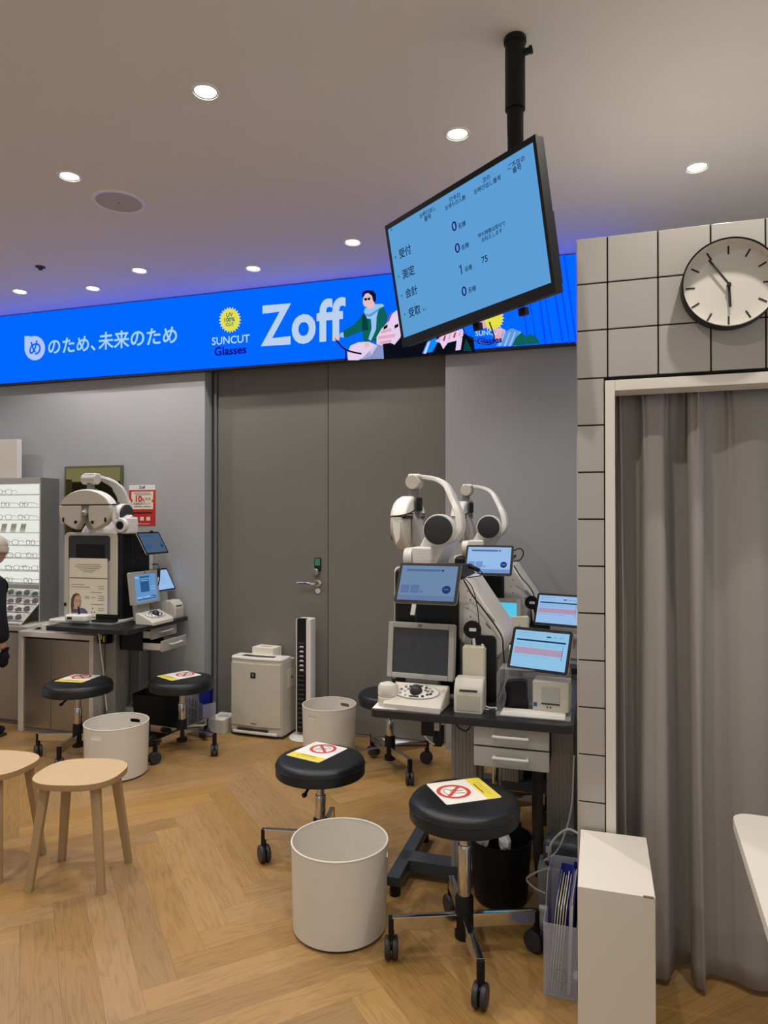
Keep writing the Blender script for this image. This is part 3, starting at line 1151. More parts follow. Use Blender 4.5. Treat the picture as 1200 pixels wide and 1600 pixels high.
def make_card(label, loc, rz, w=.185, d=.15):
    t = thing('do_not_sit_card', label, 'sign card', loc, rz, 'prohibition cards on stools')
    b = B()
    b.prism(rrect(w, d, .008), 0, .0012, m='paper')
    b.done('card', parent=t)
    b = B()
    b.prism(rrect(.052, d * .98, .006, cx=w / 2 - .028), .0012, .0018, m='yellow')
    b.done('yellow_strip', parent=t)
    b = B()
    n = 40
    cx = -w / 2 + .066
    ro, ri = .060, .046
    for i in range(n):
        a0, a1 = 2 * PI * i / n, 2 * PI * (i + 1) / n
        b.poly([(cx + ri * math.cos(a0), ri * math.sin(a0), .0019), (cx + ro * math.cos(a0), ro * math.sin(a0), .0019), (cx + ro * math.cos(a1), ro * math.sin(a1), .0019), (cx + ri * math.cos(a1), ri * math.sin(a1), .0019)], 'sign_red')
    b.box((cx, 0, .0019), (.10, .012, .0002), rot=(0, 0, R(48)), m='sign_red')
    b.done('prohibition_ring', parent=t)
    b = B()
    # drawing of a stool under the bar
    b.tube([(cx - .02 + .013 * math.cos(2 * PI * i / 20), .028 * math.sin(2 * PI * i / 20), .0021) for i in range(20)], .0011, 4, closed=True, smooth=1, m='greyink')
    for q in (-.016, .0, .016):
        b.tube([(cx - .008, q * .8, .0021), (cx + .034, q * 1.5, .0021)], .0011, 4, smooth=0, m='greyink')
    for k, (q, hh) in enumerate(((-.016, .004), (-.004, .0016), (.006, .0016))):
        b.box((w / 2 - .028 + q, 0, .0020), (hh, d * (.45 if k == 0 else .62), .0002), m='ink' if k == 0 else 'greyink')
    b.done('print', parent=t)
    return t


make_card('white prohibition card with red ring on the nearest black stool', (-.454, 2.405, .5455), R(35), .205, .19)
make_card('white prohibition card with red ring on the stool behind the nearest bin', (-1.185, 2.835, .4705), R(-105), .215, .18)
make_card('white prohibition card on the stool before the stainless cupboard', (-3.185, 3.66, .4755), R(-84), .205, .195)
make_card('white prohibition card on the stool under the pulled-out drawers', (-2.615, 3.925, .4735), R(-115), .22, .19)
make_card('white prohibition card on the farthest stool, half hidden by the desk', (-1.13, 3.93, .4685), R(20), .215, .165)


def make_wood(label, loc, rz):
    t = thing('wooden_stool', label, 'stool', loc, rz, 'light oak stools')
    h = .44
    pts = []
    for i in range(64):
        a = 2 * PI * i / 64
        pts.append((.176 * math.copysign(abs(math.cos(a)) ** .74, math.cos(a)), .156 * math.copysign(abs(math.sin(a)) ** .74, math.sin(a))))
    b = B()
    b.prism(pts, h - .026, h, .003, m='wood')
    seat = b.done('seat', parent=t)
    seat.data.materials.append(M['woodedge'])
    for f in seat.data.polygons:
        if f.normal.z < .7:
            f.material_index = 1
    for sx, sy in ((-1, -1), (1, -1), (-1, 1), (1, 1)):
        b = B()
        top = Vector((sx * .105, sy * .088, h - .026))
        bot = Vector((sx * .150, sy * .128, 0))
        tm = bmesh.new()
        rings = []
        for p, k in ((bot, .8), (top, 1.0)):
            rings.append([tm.verts.new(p + Vector((dx * .019 * k, dy * .0135 * k, 0))) for dx, dy in ((-1, -1), (1, -1), (1, 1), (-1, 1))])
        for i in range(4):
            tm.faces.new((rings[0][i], rings[0][(i + 1) % 4], rings[1][(i + 1) % 4], rings[1][i]))
        tm.faces.new(list(reversed(rings[0])))
        tm.faces.new(rings[1])
        bmesh.ops.bevel(tm, geom=[e for e in tm.edges if abs((e.verts[0].co - e.verts[1].co).z) > .1], offset=.004, segments=3, profile=.5, affect='EDGES')
        b.add(tm, None, 'woodleg')
        b.done('leg', parent=t)
    return t


make_wood('light oak four-legged stool standing free on the floor before the white bin', (-2.075, 2.405, 0), R(14))
make_wood('light oak four-legged stool cut off by the left edge of the picture', (-2.515, 2.375, 0), R(4))


# ------------------------------------------------------------------ round bins with grip slots
def make_bin(label, loc, rz, r, h):
    t = thing('round_bin', label, 'bin', loc, rz, 'white round bins')
    b = B()
    th = .004
    rb = r * .955
    b.lathe([(0, .004), (rb - .01, .004), (rb, .012), (rb + (r - rb) * .73, h - .075), (rb + (r - rb) * .92, h - .022), (r, h - .003), (r, h), (r - th, h), (r - th, h - .004), (rb + (r - rb) * .92 - th, h - .022), (rb + (r - rb) * .73 - th, h - .075), (rb - th, .016), (rb - .014, .009), (0, .009)], 72, m='bin')
    o = b.done('body', parent=t)
    c = B()
    for s in (-1, 1):
        c.prism(rrect(.072, .022, .0105, 5, 0, 0), -.05, .05, xf=Matrix.Translation((0, s * r, h - .045)) @ Matrix.Rotation(PI / 2, 4, 'X'))
    co = c.done('cut', parent=t)
    md = o.modifiers.new('cut', 'BOOLEAN')
    md.object = co
    md.solver = 'EXACT'
    dg = bpy.context.evaluated_depsgraph_get()
    me = bpy.data.meshes.new_from_object(o.evaluated_get(dg))
    o.modifiers.clear()
    me.shade_smooth()
    me.set_sharp_from_angle(angle=R(32))
    o.data = me
    bpy.data.objects.remove(co)
    b = B()
    b.tube([((r - .002) * math.cos(2 * PI * i / 72), (r - .002) * math.sin(2 * PI * i / 72), h - .001) for i in range(72)], .0036, 8, closed=True, smooth=1, m='bin')
    b.done('rolled_rim', parent=t)
    b = B()
    b.lathe([(0, 0), (rb - .012, 0), (rb - .010, .005), (0, .005)], 64, m='black')
    b.done('foot_ring', parent=t)
    return t


make_bin('large white round bin nearest the camera', (-.912, 2.395, 0), R(-73), .178, .32)
make_bin('white round bin before the tower fan', (-1.645, 4.13, 0), R(-17), .172, .315)
make_bin('white round bin beside the free-standing oak stool', (-2.712, 3.435, 0), R(1), .182, .305)

# ------------------------------------------------------------------ air purifier, fan and the box on top
ap = thing('air_purifier', 'off-white air purifier standing before the grey doors', 'air purifier', (-2.243, 4.395, 0), R(-2))
b = B()
b.prism([(-.202, -.09), (-.19, -.108), (0, -.122), (.19, -.108), (.202, -.09), (.204, .085), (-.204, .085)], .014, .525, .012, 3, m='beige')
b.done('body', parent=ap)
b = B()
fp = []
for i in range(13):
    x = -.19 + .38 * i / 12
    fp.append((x, -.108 - .014 * (1 - (x / .19) ** 2)))
b.prism([(.19, -.10)] + [(-.19, -.10)] + [(x, y - .008) for x, y in fp], .075, .505, .004, 2, m='beige')
b.done('front_panel', parent=ap)
b = B()
b.prism([(-.203, -.09), (-.19, -.112), (0, -.127), (.19, -.112), (.203, -.09), (.200, .02), (-.200, .02)], .522, .545, .009, 3, m='white')
b.done('top_cover', parent=ap)
b = B()
b.prism([(-.125, -.085), (0, -.098), (.125, -.085), (.12, -.045), (-.12, -.045)], .5445, .5475, .001, m='charcoal')
b.done('control_strip', parent=ap)
b = B()
b.bx(-.032, .008, -.133, -.126, .405, .445, .003, m='ink')
b.bx(-.018, -.006, -.1345, -.13, .417, .437, .002, m='greyink')
b.done('emblem', parent=ap)
b = B()
b.bx(-.14, .10, -.129, -.118, .045, .060, .004, m='charcoal')
b.bx(-.17, .17, -.131, -.118, .022, .042, .006, m='white')
b.done('water_tray', parent=ap)
b = B()
b.bx(-.03, .015, -.1315, -.128, .094, .098, m='ink')
b.done('name_plate', parent=ap)
b = B()
b.bx(.200, .2065, -.03, .07, .33, .46, .003, m='offwhite')
b.cyl((.204, .02, .40), (.2085, .02, .40), .009, m='charcoal', seg=16)
b.done('side_vent', parent=ap)
b = B()
b.bx(-.2, .2, -.1, .1, 0, .016, m='charcoal')
b.done('base', parent=ap)

tb = thing('tissue_box', 'small cream box lying on top of the air purifier', 'box', (-2.245, 4.445, .5255), R(-8))
b = B()
b.bx(-.088, .088, -.055, .055, 0, .068, .003, m='cream')
b.done('carton', parent=tb)
b = B()
b.prism(circle(.05, 24, 0, 0, .018), .068, .0686, m='ltgrey')
b.done('opening', parent=tb)

tf = thing('tower_fan', 'slim tower fan with black louvred front and white sides', 'fan', (-1.912, 4.375, 0))
b = B()
b.lathe([(0, 0), (.115, 0), (.118, .008), (.10, .022), (.04, .032), (0, .034)], 48, m='white')
b.done('base', parent=tf)
b = B()
hh = .815
b.prism([(.022, -.052), (.052, -.046), (.060, -.01), (.05, .045), (0, .058), (-.05, .045), (-.060, -.01), (-.056, -.046), (-.046, -.052), (-.042, -.02), (.018, -.02)], .045, hh, .003, m='white')
b.cyl((0, 0, .03), (0, 0, .05), .035, m='white')
b.done('housing', parent=tf)
b = B()
b.bx(-.044, .020, -.054, -.018, .05, hh + .004, .004, m='black')
b.done('grille', parent=tf)
b = B()
for k in range(19):
    z = .085 + k * .0315
    b.box((-.012, -.056, z), (.046, .010, .011), .002, rot=(R(24), 0, 0), m='charcoal')
b.done('louvres', parent=tf)
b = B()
for k in range(6):  # reflections of white between the louvres, put in as white slats
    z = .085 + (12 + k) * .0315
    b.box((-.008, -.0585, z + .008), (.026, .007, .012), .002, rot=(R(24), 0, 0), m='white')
b.done('louvre_reflections', parent=tf)

pb = thing('cardboard_box', 'low pale box with papers, left of the air purifier', 'box', (-2.545, 4.35, 0), R(-4))
b = B()
b.bx(-.065, .065, -.085, .10, 0, .098, .003, m='offwhite')
b.done('carton', parent=pb)
b = B()
b.box((0, 0, .100), (.12, .16, .004), .001, rot=(R(2), 0, R(3)), m='paper')
b.box((.01, .0, .104), (.07, .05, .003), .001, rot=(0, 0, R(20)), m='beige')
b.done('papers', parent=pb)

# ------------------------------------------------------------------ eye test stations
# a station's own axes: x runs from the patient's side to the back, y from the operator's side inwards


def make_desk(label, loc, rz, h, ul, vl, cols, foot, fv=.62, cv=.23, tray=True, beam=None):
    t = thing('station_desk', label, 'desk', loc, rz, 'black eye test desks')
    b = B()
    b.prism(rrect(ul, vl, .03, 5, ul / 2, vl / 2), h - .03, h, .003, m='desk')
    b.done('desktop', parent=t)
    for u in cols:
        b = B()
        b.bx(u, u + .105, cv, cv + .085, .08, h - .03, .008, 3, m='alu')
        for k in range(6):
            b.bx(u + .012 + k * .015, u + .018 + k * .015, cv - .0025, cv + .0005, .09, h - .03, .001, 1, m='alu')
        b.bx(u + .105, u + .122, cv + .02, cv + .08, .08, h - .03, .003, m='midgrey')
        b.done('column', parent=t)
    b = B()
    b.bx(.05, beam or ul - .02, cv, cv + .085, .035, .085, .005, m='slate')
    b.done('floor_beam', parent=t)
    for u in foot:
        b = B()
        b.bx(u, u + .055, .08, fv, .045, .085, .005, m='slate')
        for y in (.11, fv - .03):
            b.cyl((u + .028, y, 0), (u + .028, y, .046), .022, seg=20, m='black', bev=.003)
        b.done('foot', parent=t)
    if tray:
        b = B()
        b.bx(.30, ul - .04, .34, .44, h - .11, h - .03, .003, m='charcoal')
        b.done('cable_tray', parent=t)
    return t


def make_unit(label, loc, rz, s, lift, rear, base0, fw=0):
    mtx = Matrix.Translation(loc) @ Matrix.Rotation(rz, 4, 'Z') @ Matrix.Scale(s, 4)
    t = thing('refraction_unit', label, 'eye test machine', matrix=mtx, group='eye test machines with phoropters')
    Wd = .42
    b = B()
    b.bx(.026, .30, 0, Wd, 0, .53, .022, 3, m='black')
    b.bx(.12, .125, -.001, .01, .05, .5, m='charcoal')
    b.done('cabinet', parent=t)
    FX = Matrix(((0, 0, 1, 0), (1, 0, 0, 0), (0, 1, 0, 0), (0, 0, 0, 1)))   # local (y, z) picture pushed along x
    b = B()
    b.prism(rrect(Wd - .035, .53, .03, 5, Wd / 2 + .012, .267), .018, .05, .006, 3, xf=FX, m='beige')
    b.done('front_shell', parent=t)
    b = B()
    b.prism(rrect(.30, .155, .018, 4, .228, .437), .013, .02, .003, xf=FX, m='charcoal')
    b.prism(rrect(.30, .36, .010, 4, .228, .19), .0155, .02, .001, xf=FX, m='ltgrey')
    b.done('front_recess', parent=t)
    b = B()
    b.prism(rrect(.205, .085, .004, 3, .217, .42), .0105, .014, .001, xf=FX, m='black')
    b.done('viewing_window', parent=t)
    b = B()
    b.bx(.010, .020, .395, .408, .085, .105, .002, m='ink')
    b.done('side_port', parent=t)
    b = B()
    b.prism(rrect(.30 - base0, Wd + .04, .02, 4, (.30 + base0) / 2, Wd / 2), 0, .018, .006, 3, m='white')
    b.done('base_plate', parent=t)
    SX = Matrix(((1, 0, 0, 0), (0, 0, 1, 0), (0, 1, 0, 0), (0, 0, 0, 1)))    # local (x, z) picture pushed along y
    b = B()
    k = rear
    b.prism([(.29, .475), (.315, .49), (.345, .48), (k, .275 if k > .4 else .44), (k, .20), (k - .04, .165), (.34, .19), (.29, .25)], .03, .36, .012, 3, xf=SX, m='white')
    b.done('rear_cover', parent=t)
    b = B()
    b.prism([(.29, .0), (k - .02, .0), (k - .015, .24), (.29, .25)], .05, .34, .008, 2, xf=SX, m='ltgrey')
    b.done('rear_foot', parent=t)
    if rear > .45:
        b = B()
        for i in range(4):
            b.cyl((.335 + .012 * (i % 2), .029, .44 - .035 * i), (.335 + .012 * (i % 2), .031, .44 - .035 * i), .0035, seg=8, m='midgrey')
        b.box((.43, .0295, .335), (.045, .002, .012), rot=(0, R(48), 0), m='ltgrey')
        b.box((.42, .0295, .30), (.03, .002, .006), rot=(0, R(48), 0), m='midgrey')
        b.done('print_marks', parent=t)
    # top: turntable, near lamp housing, pivot disc
    b = B()
    b.prism([(.07 - fw, .525), (.09 - fw, .555), (.15 - fw, .59 + lift), (.21 - fw, .62 + lift), (.262 - fw, .585 + lift), (.235 - fw, .545 + lift), (.20, .545), (.20, .525)], .03, .30, .010, 3, xf=SX, m='white')
    b.done('top_mount', parent=t)
    b = B()
    f2 = .062 if fw else 0
    b.bx((.112 if f2 < .01 else .10 - f2), (.196 if f2 < .01 else .20 - f2), -.03, .05, .525, .622, .010, 3, m='white')
    b.cyl(((.112 if f2 < .01 else .10 - f2), .006, .576), (.075 - f2, .006, .576), .044, .040, seg=32, bev=.004, m='white')
    b.done('near_lamp_housing', parent=t)
    b = B()
    b.cyl((.078 - f2, .006, .576), (.072 - f2, .006, .576), .025, seg=28, m='black')
    b.done('lens', parent=t)
    du, dh = .22 - fw, .622 + lift
    dv = .09 if fw else 0
    b = B()
    b.cyl((du, dv - .005, dh), (du, dv + .05, dh), .066, seg=48, bev=.005, m='white')
    b.done('pivot_housing', parent=t)
    b = B()
    b.cyl((du, dv - .018, dh), (du, dv - .003, dh), .060, seg=48, bev=.004, m='charcoal')
    b.done('pivot_disc', parent=t)
    L_ = lift
    pts = [(.235, .035, .575 + L_), (.275, .035, .59 + L_), (.300, .038, .63 + L_), (.290, .055, .69 + L_), (.258, .095, .75 + L_), (.222, .14, .805 + L_), (.175, .18, .838 + L_), (.115, .205, .853 + L_), (.055, .21, .858 + L_)]
    b = B()
    pts = [(q[0] - fw, max(q[1] + .03, dv * 1.0 + .06), q[2]) for q in pts]
    b.tube(pts, [1.0, 1.05, 1.0, .85, .72, .66, .66], 14, 5, flat=(.045, .0165, Vector((0, 1, 0))), m='white')
    b.done('arm', parent=t)
    hu, hv, hh = .062 - fw, .21, .832 + L_
    b = B()
    b.cyl((hu, hv - .045, hh), (hu, hv + .055, hh), .032, seg=32, bev=.006, m='beige')
    b.bx(hu - .022, hu + .035, hv - .04, hv + .04, hh + .018, hh + .036, .008, 3, m='white')
    b.done('head_joint', parent=t)
    b = B()
    b.cyl((hu - .006, hv, hh - .065), (hu - .003, hv, hh - .02), .022, seg=20, m='midgrey')
    b.bx(.04 - fw, .092 - fw, hv - .02, hv + .02, hh - .16, hh - .055, .006, m='midgrey')
    b.done('neck', parent=t)
    b = B()
    b.bx(.082 - fw, .104 - fw, hv - .05, hv - .015, hh - .13, hh - .07, .004, m='black')
    b.done('clamp_block', parent=t)
    # phoropter head: an oval, the brow above a dark seam and two lens housings below it
    c0 = .645 + L_
    rx, ry, zs_ = .190, .122, .030
    f0, f1 = .004 - fw, .070 - fw
    a0 = math.asin(zs_ / ry)

    def oval(a, k=1.0):
        return (.21 + rx * k * math.cos(a), c0 + ry * k * math.sin(a))
    arc = [oval(a0 + (PI - 2 * a0) * i / 20) for i in range(21)]
    b = B()
    b.prism([(y, z + .004) for y, z in arc], f0, f1, .014, 3, xf=FX, m='white')
    b.done('brow_cover', parent=t)
    b = B()
    b.prism([(.21 + (y - .21) * .955, c0 + zs_ + .006 + (z - c0 - zs_) * .90) for y, z in arc], f0 - .004, f0 + .004, .003, 2, xf=FX, m='beige')
    b.done('brow_panel', parent=t)
    b = B()
    b.bx(f0 + .012, f1 - .004, .035, .385, c0 + zs_ - .006, c0 + zs_ + .008, m='black')
    b.done('seam', parent=t)
    for sd in (-1, 1):
        lo = []
        for i in range(15):
            a = -(PI / 2 - .10) + (PI / 2 - .10 + a0) * i / 14
            y, z = oval(a)
            lo.append((.21 + sd * (y - .21), z))
        # inner side: rounded round the nose
        inn = [(.21 + sd * .028, c0 + zs_), (.21 + sd * .022, c0 - .01), (.21 + sd * .026, c0 - .06), (.21 + sd * .05, c0 - .095)]
        lo = [p for p in lo if abs(p[0] - .21) > .055]
        pts2 = lo + inn
        if sd < 0:
            pts2.reverse()
        b = B()
        b.prism(pts2, f0 - .002, f1 - .012, .012, 3, xf=FX, m='beige')
        hs = b.done('lens_housing', parent=t)
        b = B()
        b.cyl((f0 - .006, .21 + sd * .060, c0 - .070), (f0 + .002, .21 + sd * .060, c0 - .070), .010, seg=16, m='black')
        b.done('sight_hole', parent=hs)
        b = B()
        b.bx(f0 - .005, f0 + .002, .21 + sd * .150 - .006, .21 + sd * .150 + .006, c0 - .068, c0 - .043, m='black')
        b.done('side_slot', parent=hs)
        b = B()
        b.prism([(.012 - fw, c0 + .02), (.050 - fw, c0 + .02), (.046 - fw, c0 - .06), (.030 - fw, c0 - .085), (.018 - fw, c0 - .04)], .21 + sd * .180, .21 + sd * .190, .003, 2, xf=SX, m='white')
        b.done('side_cover', parent=hs)
    b = B()
    b.prism([(.180, c0 + zs_), (.240, c0 + zs_), (.226, c0 - .03), (.194, c0 - .03)], f0 + .006, f0 + .045, .004, 2, xf=FX, m='midgrey')
    b.cyl((f0 - .008, .21, c0 - .022), (f0 + .02, .21, c0 - .002), .016, .02, seg=16, m='ltgrey')
    b.done('nose_rest', parent=t)
    b = B()
    b.prism([(.072 - fw, c0 + .05), (.098 - fw, c0 - .02), (.118 - fw, c0 - .10), (.092 - fw, c0 - .115), (.062 - fw, c0 - .08), (.060 - fw, c0 + .04)], .16, .26, .008, 2, xf=SX, m='ltgrey')
    b.done('rear_housing', parent=t)
    b = B()
    b.tube([(.012 - fw, .018, c0 + .034), (.05 - fw, .012, c0 + .036), (.085 - fw, .03, c0 + .046), (.092 - fw, .10, c0 + .06)], .0035, 6, m='black')
    b.done('strap', parent=t)
    return t


UG = 'eye test machines with phoropters'
DG = 'black eye test desks'
make_desk('black desk at the front right with two drawers, before the tiled booth', (-.85, 2.55, 0), 0, .76, .765, .74, (.275, .655), (.045,), beam=.375)
make_desk('black desk of the rear right station, mostly hidden behind the front one', (-.79, 3.54, 0), 0, .76, .70, .72, (.275, .575), (.045, .64))
make_desk('black desk at the left, overlapping the white stainless cupboard', (-2.84, 3.70, 0), R(90), .79, .69, .655, (.30, .565), (.60,), .43, .33, False)
make_unit('white and black phoropter unit on the front right desk, seen from its operator side', (-.85, 2.80, .76), 0, 1.0, .07, .484, -.005)
make_unit('white and black phoropter unit farther back, behind the front right one', (-.79, 3.775, .76), 0, 1.0, .07, .484, -.005)
make_unit('phoropter unit at the left facing the camera, with notices on its front', (-3.10, 3.947, .79), R(90), 1.15, .02, .372, -.085, .05)


# ---- screens of several kinds
def ui(bb, w, h, items, z=.0, xf=FRONT):
    """items in thousandths of the screen, origin at its lower left: ('r', x0, y0, x1, y1, colour) or ('c', x, y, radius, colour)"""
    for k, it in enumerate(items):
        zz = z + .0005 * (k + 1)
        m_ = E[it[-1]]
        if it[0] == 'r':
            x0, y0, x1, y1 = [(it[1] / 1000 - .5) * w, (it[2] / 1000 - .5) * h, (it[3] / 1000 - .5) * w, (it[4] / 1000 - .5) * h]
            bb.poly([(x0, y0, zz), (x1, y0, zz), (x1, y1, zz), (x0, y1, zz)], m_, xf)
        else:
            bb.poly([(p[0], p[1], zz) for p in circle(it[3] / 1000 * w, 24, (it[1] / 1000 - .5) * w, (it[2] / 1000 - .5) * h)], m_, xf)


UI_HOME = [('r', 90, 830, 700, 900, 'tabbar'), ('r', 720, 840, 765, 890, 'tabdk'), ('r', 0, 0, 1000, 140, 'tabfoot'), ('r', 40, 200, 190, 430, 'tabbox'), ('r', 215, 200, 370, 430, 'tabbox'),
           ('r', 80, 330, 160, 345, 'tabfoot'), ('r', 80, 270, 160, 285, 'tabfoot'), ('r', 255, 330, 340, 345, 'tabfoot'), ('r', 255, 270, 340, 285, 'tabfoot'), ('r', 395, 205, 440, 270, 'tabbox'),
           ('c', 855, 310, 75, 'tabdk'), ('r', 815, 300, 895, 325, 'tabfoot')]
UI_HOME2 = [tuple({'tabbar': 'tabbar', 'tabfoot': 'tabhi2', 'tabbox': 'tabhi2'}.get(q, q) if isinstance(q, str) and i else q for i, q in enumerate(it)) for it in UI_HOME]
UI_LIST = [('r', 60, 925, 400, 940, 'listln'), ('r', 60, 855, 300, 868, 'listln'), ('r', 600, 850, 680, 885, 'listdk'), ('r', 720, 850, 790, 880, 'listln'), ('r', 830, 850, 900, 880, 'listln'),
           ('r', 50, 715, 960, 760, 'listdk'), ('r', 50, 640, 900, 650, 'listln'), ('r', 50, 590, 820, 600, 'listln'), ('r', 40, 360, 930, 530, 'listred'), ('r', 50, 440, 880, 450, 'listln'), ('r', 50, 300, 700, 310, 'listln')] + \
          [('c', 925, 650 - 60 * k, 9, 'listdk') for k in range(7)]
UI_MON = [('r', 260, 330, 660, 800, 'mondk'), ('r', 250, 860, 700, 930, 'mondk'), ('r', 300, 740, 620, 770, 'monlt'), ('r', 40, 870, 200, 920, 'monlt'), ('r', 60, 120, 300, 160, 'monlt'), ('r', 360, 120, 640, 160, 'monlt'),
          ('r', 700, 120, 930, 160, 'mondk'), ('r', 60, 40, 930, 80, 'mondk'), ('r', 720, 400, 930, 420, 'monlt'), ('r', 720, 500, 930, 520, 'monlt')]


def make_tablet(label, loc, rz, tilt, w, h, back, items, group, bez=.013, silver=True):
    mtx = Matrix.Translation(loc) @ Euler((-tilt, 0, rz)).to_matrix().to_4x4()
    t = thing('tablet', label, 'tablet', matrix=mtx, group=group)
    b = B()
    b.prism(rrect(w, h, .012, 5), -.009, -.0022, .003, 3, xf=FRONT, m='ltgrey' if silver else 'black')
    b.done('back_shell', parent=t)
    b = B()
    b.prism(rrect(w - .002, h - .002, .011, 5), -.0024, 0, .0008, 2, xf=FRONT, m='black')
    b.done('glass_front', parent=t)
    b = B()
    sw, sh = w - 2 * bez, h - 2 * bez
    b.poly([(-sw / 2, -sh / 2, .0003), (sw / 2, -sh / 2, .0003), (sw / 2, sh / 2, .0003), (-sw / 2, sh / 2, .0003)], E[back], FRONT)
    ui(b, sw, sh, items, .0003)
    b.done('screen', parent=t, smooth=False)
    return t


TG = 'tablets at the eye test stations'


def at_(x, y, Y):
    return atY(x, y, Y)


t1 = make_tablet('dim blue tablet clamped above the grey monitor of the front right station', at_(668, 911, 2.655), R(-3), R(30), .256, .176, 'tab', UI_HOME, TG)
b = B()
b.tube([(0, .006, -.01), (0, .05, .0), (0, .115, -.02)], .012, 8, m='black')
b.bx(-.10, .10, .008, .02, -.06, .06, .003, m='black')
b.done('bracket', parent=t1)
b = B()
b.bx(-.052, -.034, .004, .012, -.135, -.085, .002, m='ltgrey')
b.done('hanging_clip', parent=t1)
t2 = make_tablet('bright blue tablet on the rear right station, above the cyan monitor', at_(763.5, 875, 3.64), R(-3), R(26), .256, .172, 'tabhi', UI_HOME2, TG)
b = B()
b.tube([(0, .006, -.01), (0, .05, .0), (0, .115, -.02)], .012, 8, m='black')
b.done('bracket', parent=t2)
t3 = make_tablet('dark tablet tilted on the side of the left phoropter unit, below the red poster', at_(239, 848, 4.15), R(90), R(30), .256, .176, 'left', [('r', 90, 830, 700, 900, 'mondk'), ('c', 860, 320, 60, 'tabdk'), ('r', 60, 220, 170, 400, 'mondk'), ('r', 200, 220, 320, 400, 'mondk')], TG)
b = B()
b.tube([(0, .006, -.01), (0, .05, .0), (0, .115, -.02)], .012, 8, m='black')
b.bx(.04, .06, -.004, .012, .085, .097, .002, m='black')
b.done('bracket', parent=t3)
make_tablet('tablet with a list in red rows on the front clear acrylic stand', at_(843, 1016, 2.73), R(-17), R(24), .245, .172, 'list', UI_LIST, TG)
make_tablet('tablet with a list cut off by the tiled booth, on the rear acrylic stand', at_(872, 953, 3.72), R(-17), R(24), .252, .176, 'tabhi', [(i[:-1] + ({'listln': 'tabhi2'}.get(i[-1], i[-1]),)) for i in UI_LIST], TG)
make_tablet('tablet half hidden behind the left monitor, above a small receipt printer', at_(252, 906, 4.265), R(90), R(27), .25, .175, 'tabhi', [('r', 50, 300 + 60 * k, 700, 310 + 60 * k, 'tabhi2') for k in range(7)], TG)


def make_console(label, loc, rz, scr, items, group='operator consoles with monitor and dial', mon_dx=0, mon_z=.205):
    t = thing('operator_console', label, 'console', loc, rz, group)
    tm = Matrix.Translation((mon_dx, .06, mon_z)) @ Euler((R(-7), 0, 0)).to_matrix().to_4x4()
    b = B()
    b.prism(rrect(.278, .222, .01, 4), -.035, -.004, .006, 3, xf=tm @ FRONT, m='ltgrey')
    b.bx(-.07, .07, .03, .07, .02 - mon_z, -.02, .006, xf=tm, m='ltgrey')
    b.done('monitor_back', parent=t)
    b = B()
    for x0, x1, y0, y1 in ((-.139, -.117, -.111, .111), (.117, .139, -.111, .111), (-.117, .117, .089, .111), (-.117, .117, -.111, -.091)):
        b.bx(x0, x1, -.008, .006, y0, y1, .003, xf=tm, m='ltgrey')
    b.bx(-.012, .006, -.0085, -.007, .095, .106, .001, xf=tm, m='midgrey')
    b.done('monitor_frame', parent=t)
    b = B()
    b.poly([(-.118, -.092, .002), (.118, -.092, .002), (.118, .090, .002), (-.118, .090, .002)], E[scr] if scr else 'lcdoff', tm @ FRONT)
    if items:
        ui(b, .234, .18, items, .002, tm @ FRONT)
    b.done('screen', parent=t, smooth=False)
    # control panel
    SX = Matrix(((0, 0, 1, 0), (1, 0, 0, 0), (0, 1, 0, 0), (0, 0, 0, 1)))
    b = B()
    b.prism([(-.085, .0), (.055, 0), (.055, .075), (.03, .078), (-.065, .036), (-.085, .020)], -.118, .118, .008, 3, xf=SX, m='offwhite')
    b.done('control_panel', parent=t)
    pm = Matrix.Translation((0, -.0175, .058)) @ Euler((R(23.8), 0, 0)).to_matrix().to_4x4()
    b = B()
    b.prism([(.092 * math.cos(R(a)), .042 * math.sin(R(a))) for a in range(0, 360, 9)], 0, .0035, .001, 2, xf=pm, m='white')
    b.tube([(.094 * math.cos(R(a)), .044 * math.sin(R(a)), .002) for a in range(0, 360, 12)], .0016, 6, closed=True, smooth=1, xf=pm, m='ltgrey')
    b.done('keypad', parent=t)
    b = B()
    b.lathe([(.025, .003), (.024, .012), (.018, .024), (.010, .029), (0, .030)], 32, xf=pm, m='charcoal')
    b.done('dial', parent=t)
    rnd = random.Random(3)
    spots = [(-.062, .006), (-.048, .022), (-.045, -.004), (-.030, .026), (-.06, -.018), (-.036, -.028), (.035, .026), (.05, .022), (.048, .004), (.064, .006), (.05, -.016), (.034, -.028), (.062, -.010), (.036, .010), (-.034, .010)]
    for x, y in spots:
        b = B()
        b.cyl((x, y, .003), (x, y, .0062), .0062, seg=12, bev=.001, xf=pm, m=rnd.choice(['ltgrey', 'midgrey', 'ltgrey', 'charcoal']))
        b.done('button', parent=t)
    b = B()
    b.bx(-.02, .02, .028, .037, .003, .007, .002, xf=pm, m='charcoal')
    b.bx(-.02, .02, -.037, -.029, .003, .007, .002, xf=pm, m='charcoal')
    b.done('rocker_key', parent=t)
    return t


make_console('grey console on the front right desk, its monitor switched off', (-.683, 2.655, .76), R(-3), None, None, mon_dx=-.006)
make_console('grey console of the rear right station with a cyan screen, mostly hidden', (-.53, 3.63, .76), R(-3), 'cyan', [('r', 500, 100 + 110 * k, 900, 112 + 110 * k, 'monlt') for k in range(7)] + [('r', 480, 60, 490, 900, 'monlt')])
make_console('white console at the left with a blue screen turned to the right', (-2.895, 4.035, .79), R(90), 'monblue', UI_MON, mon_z=.24)


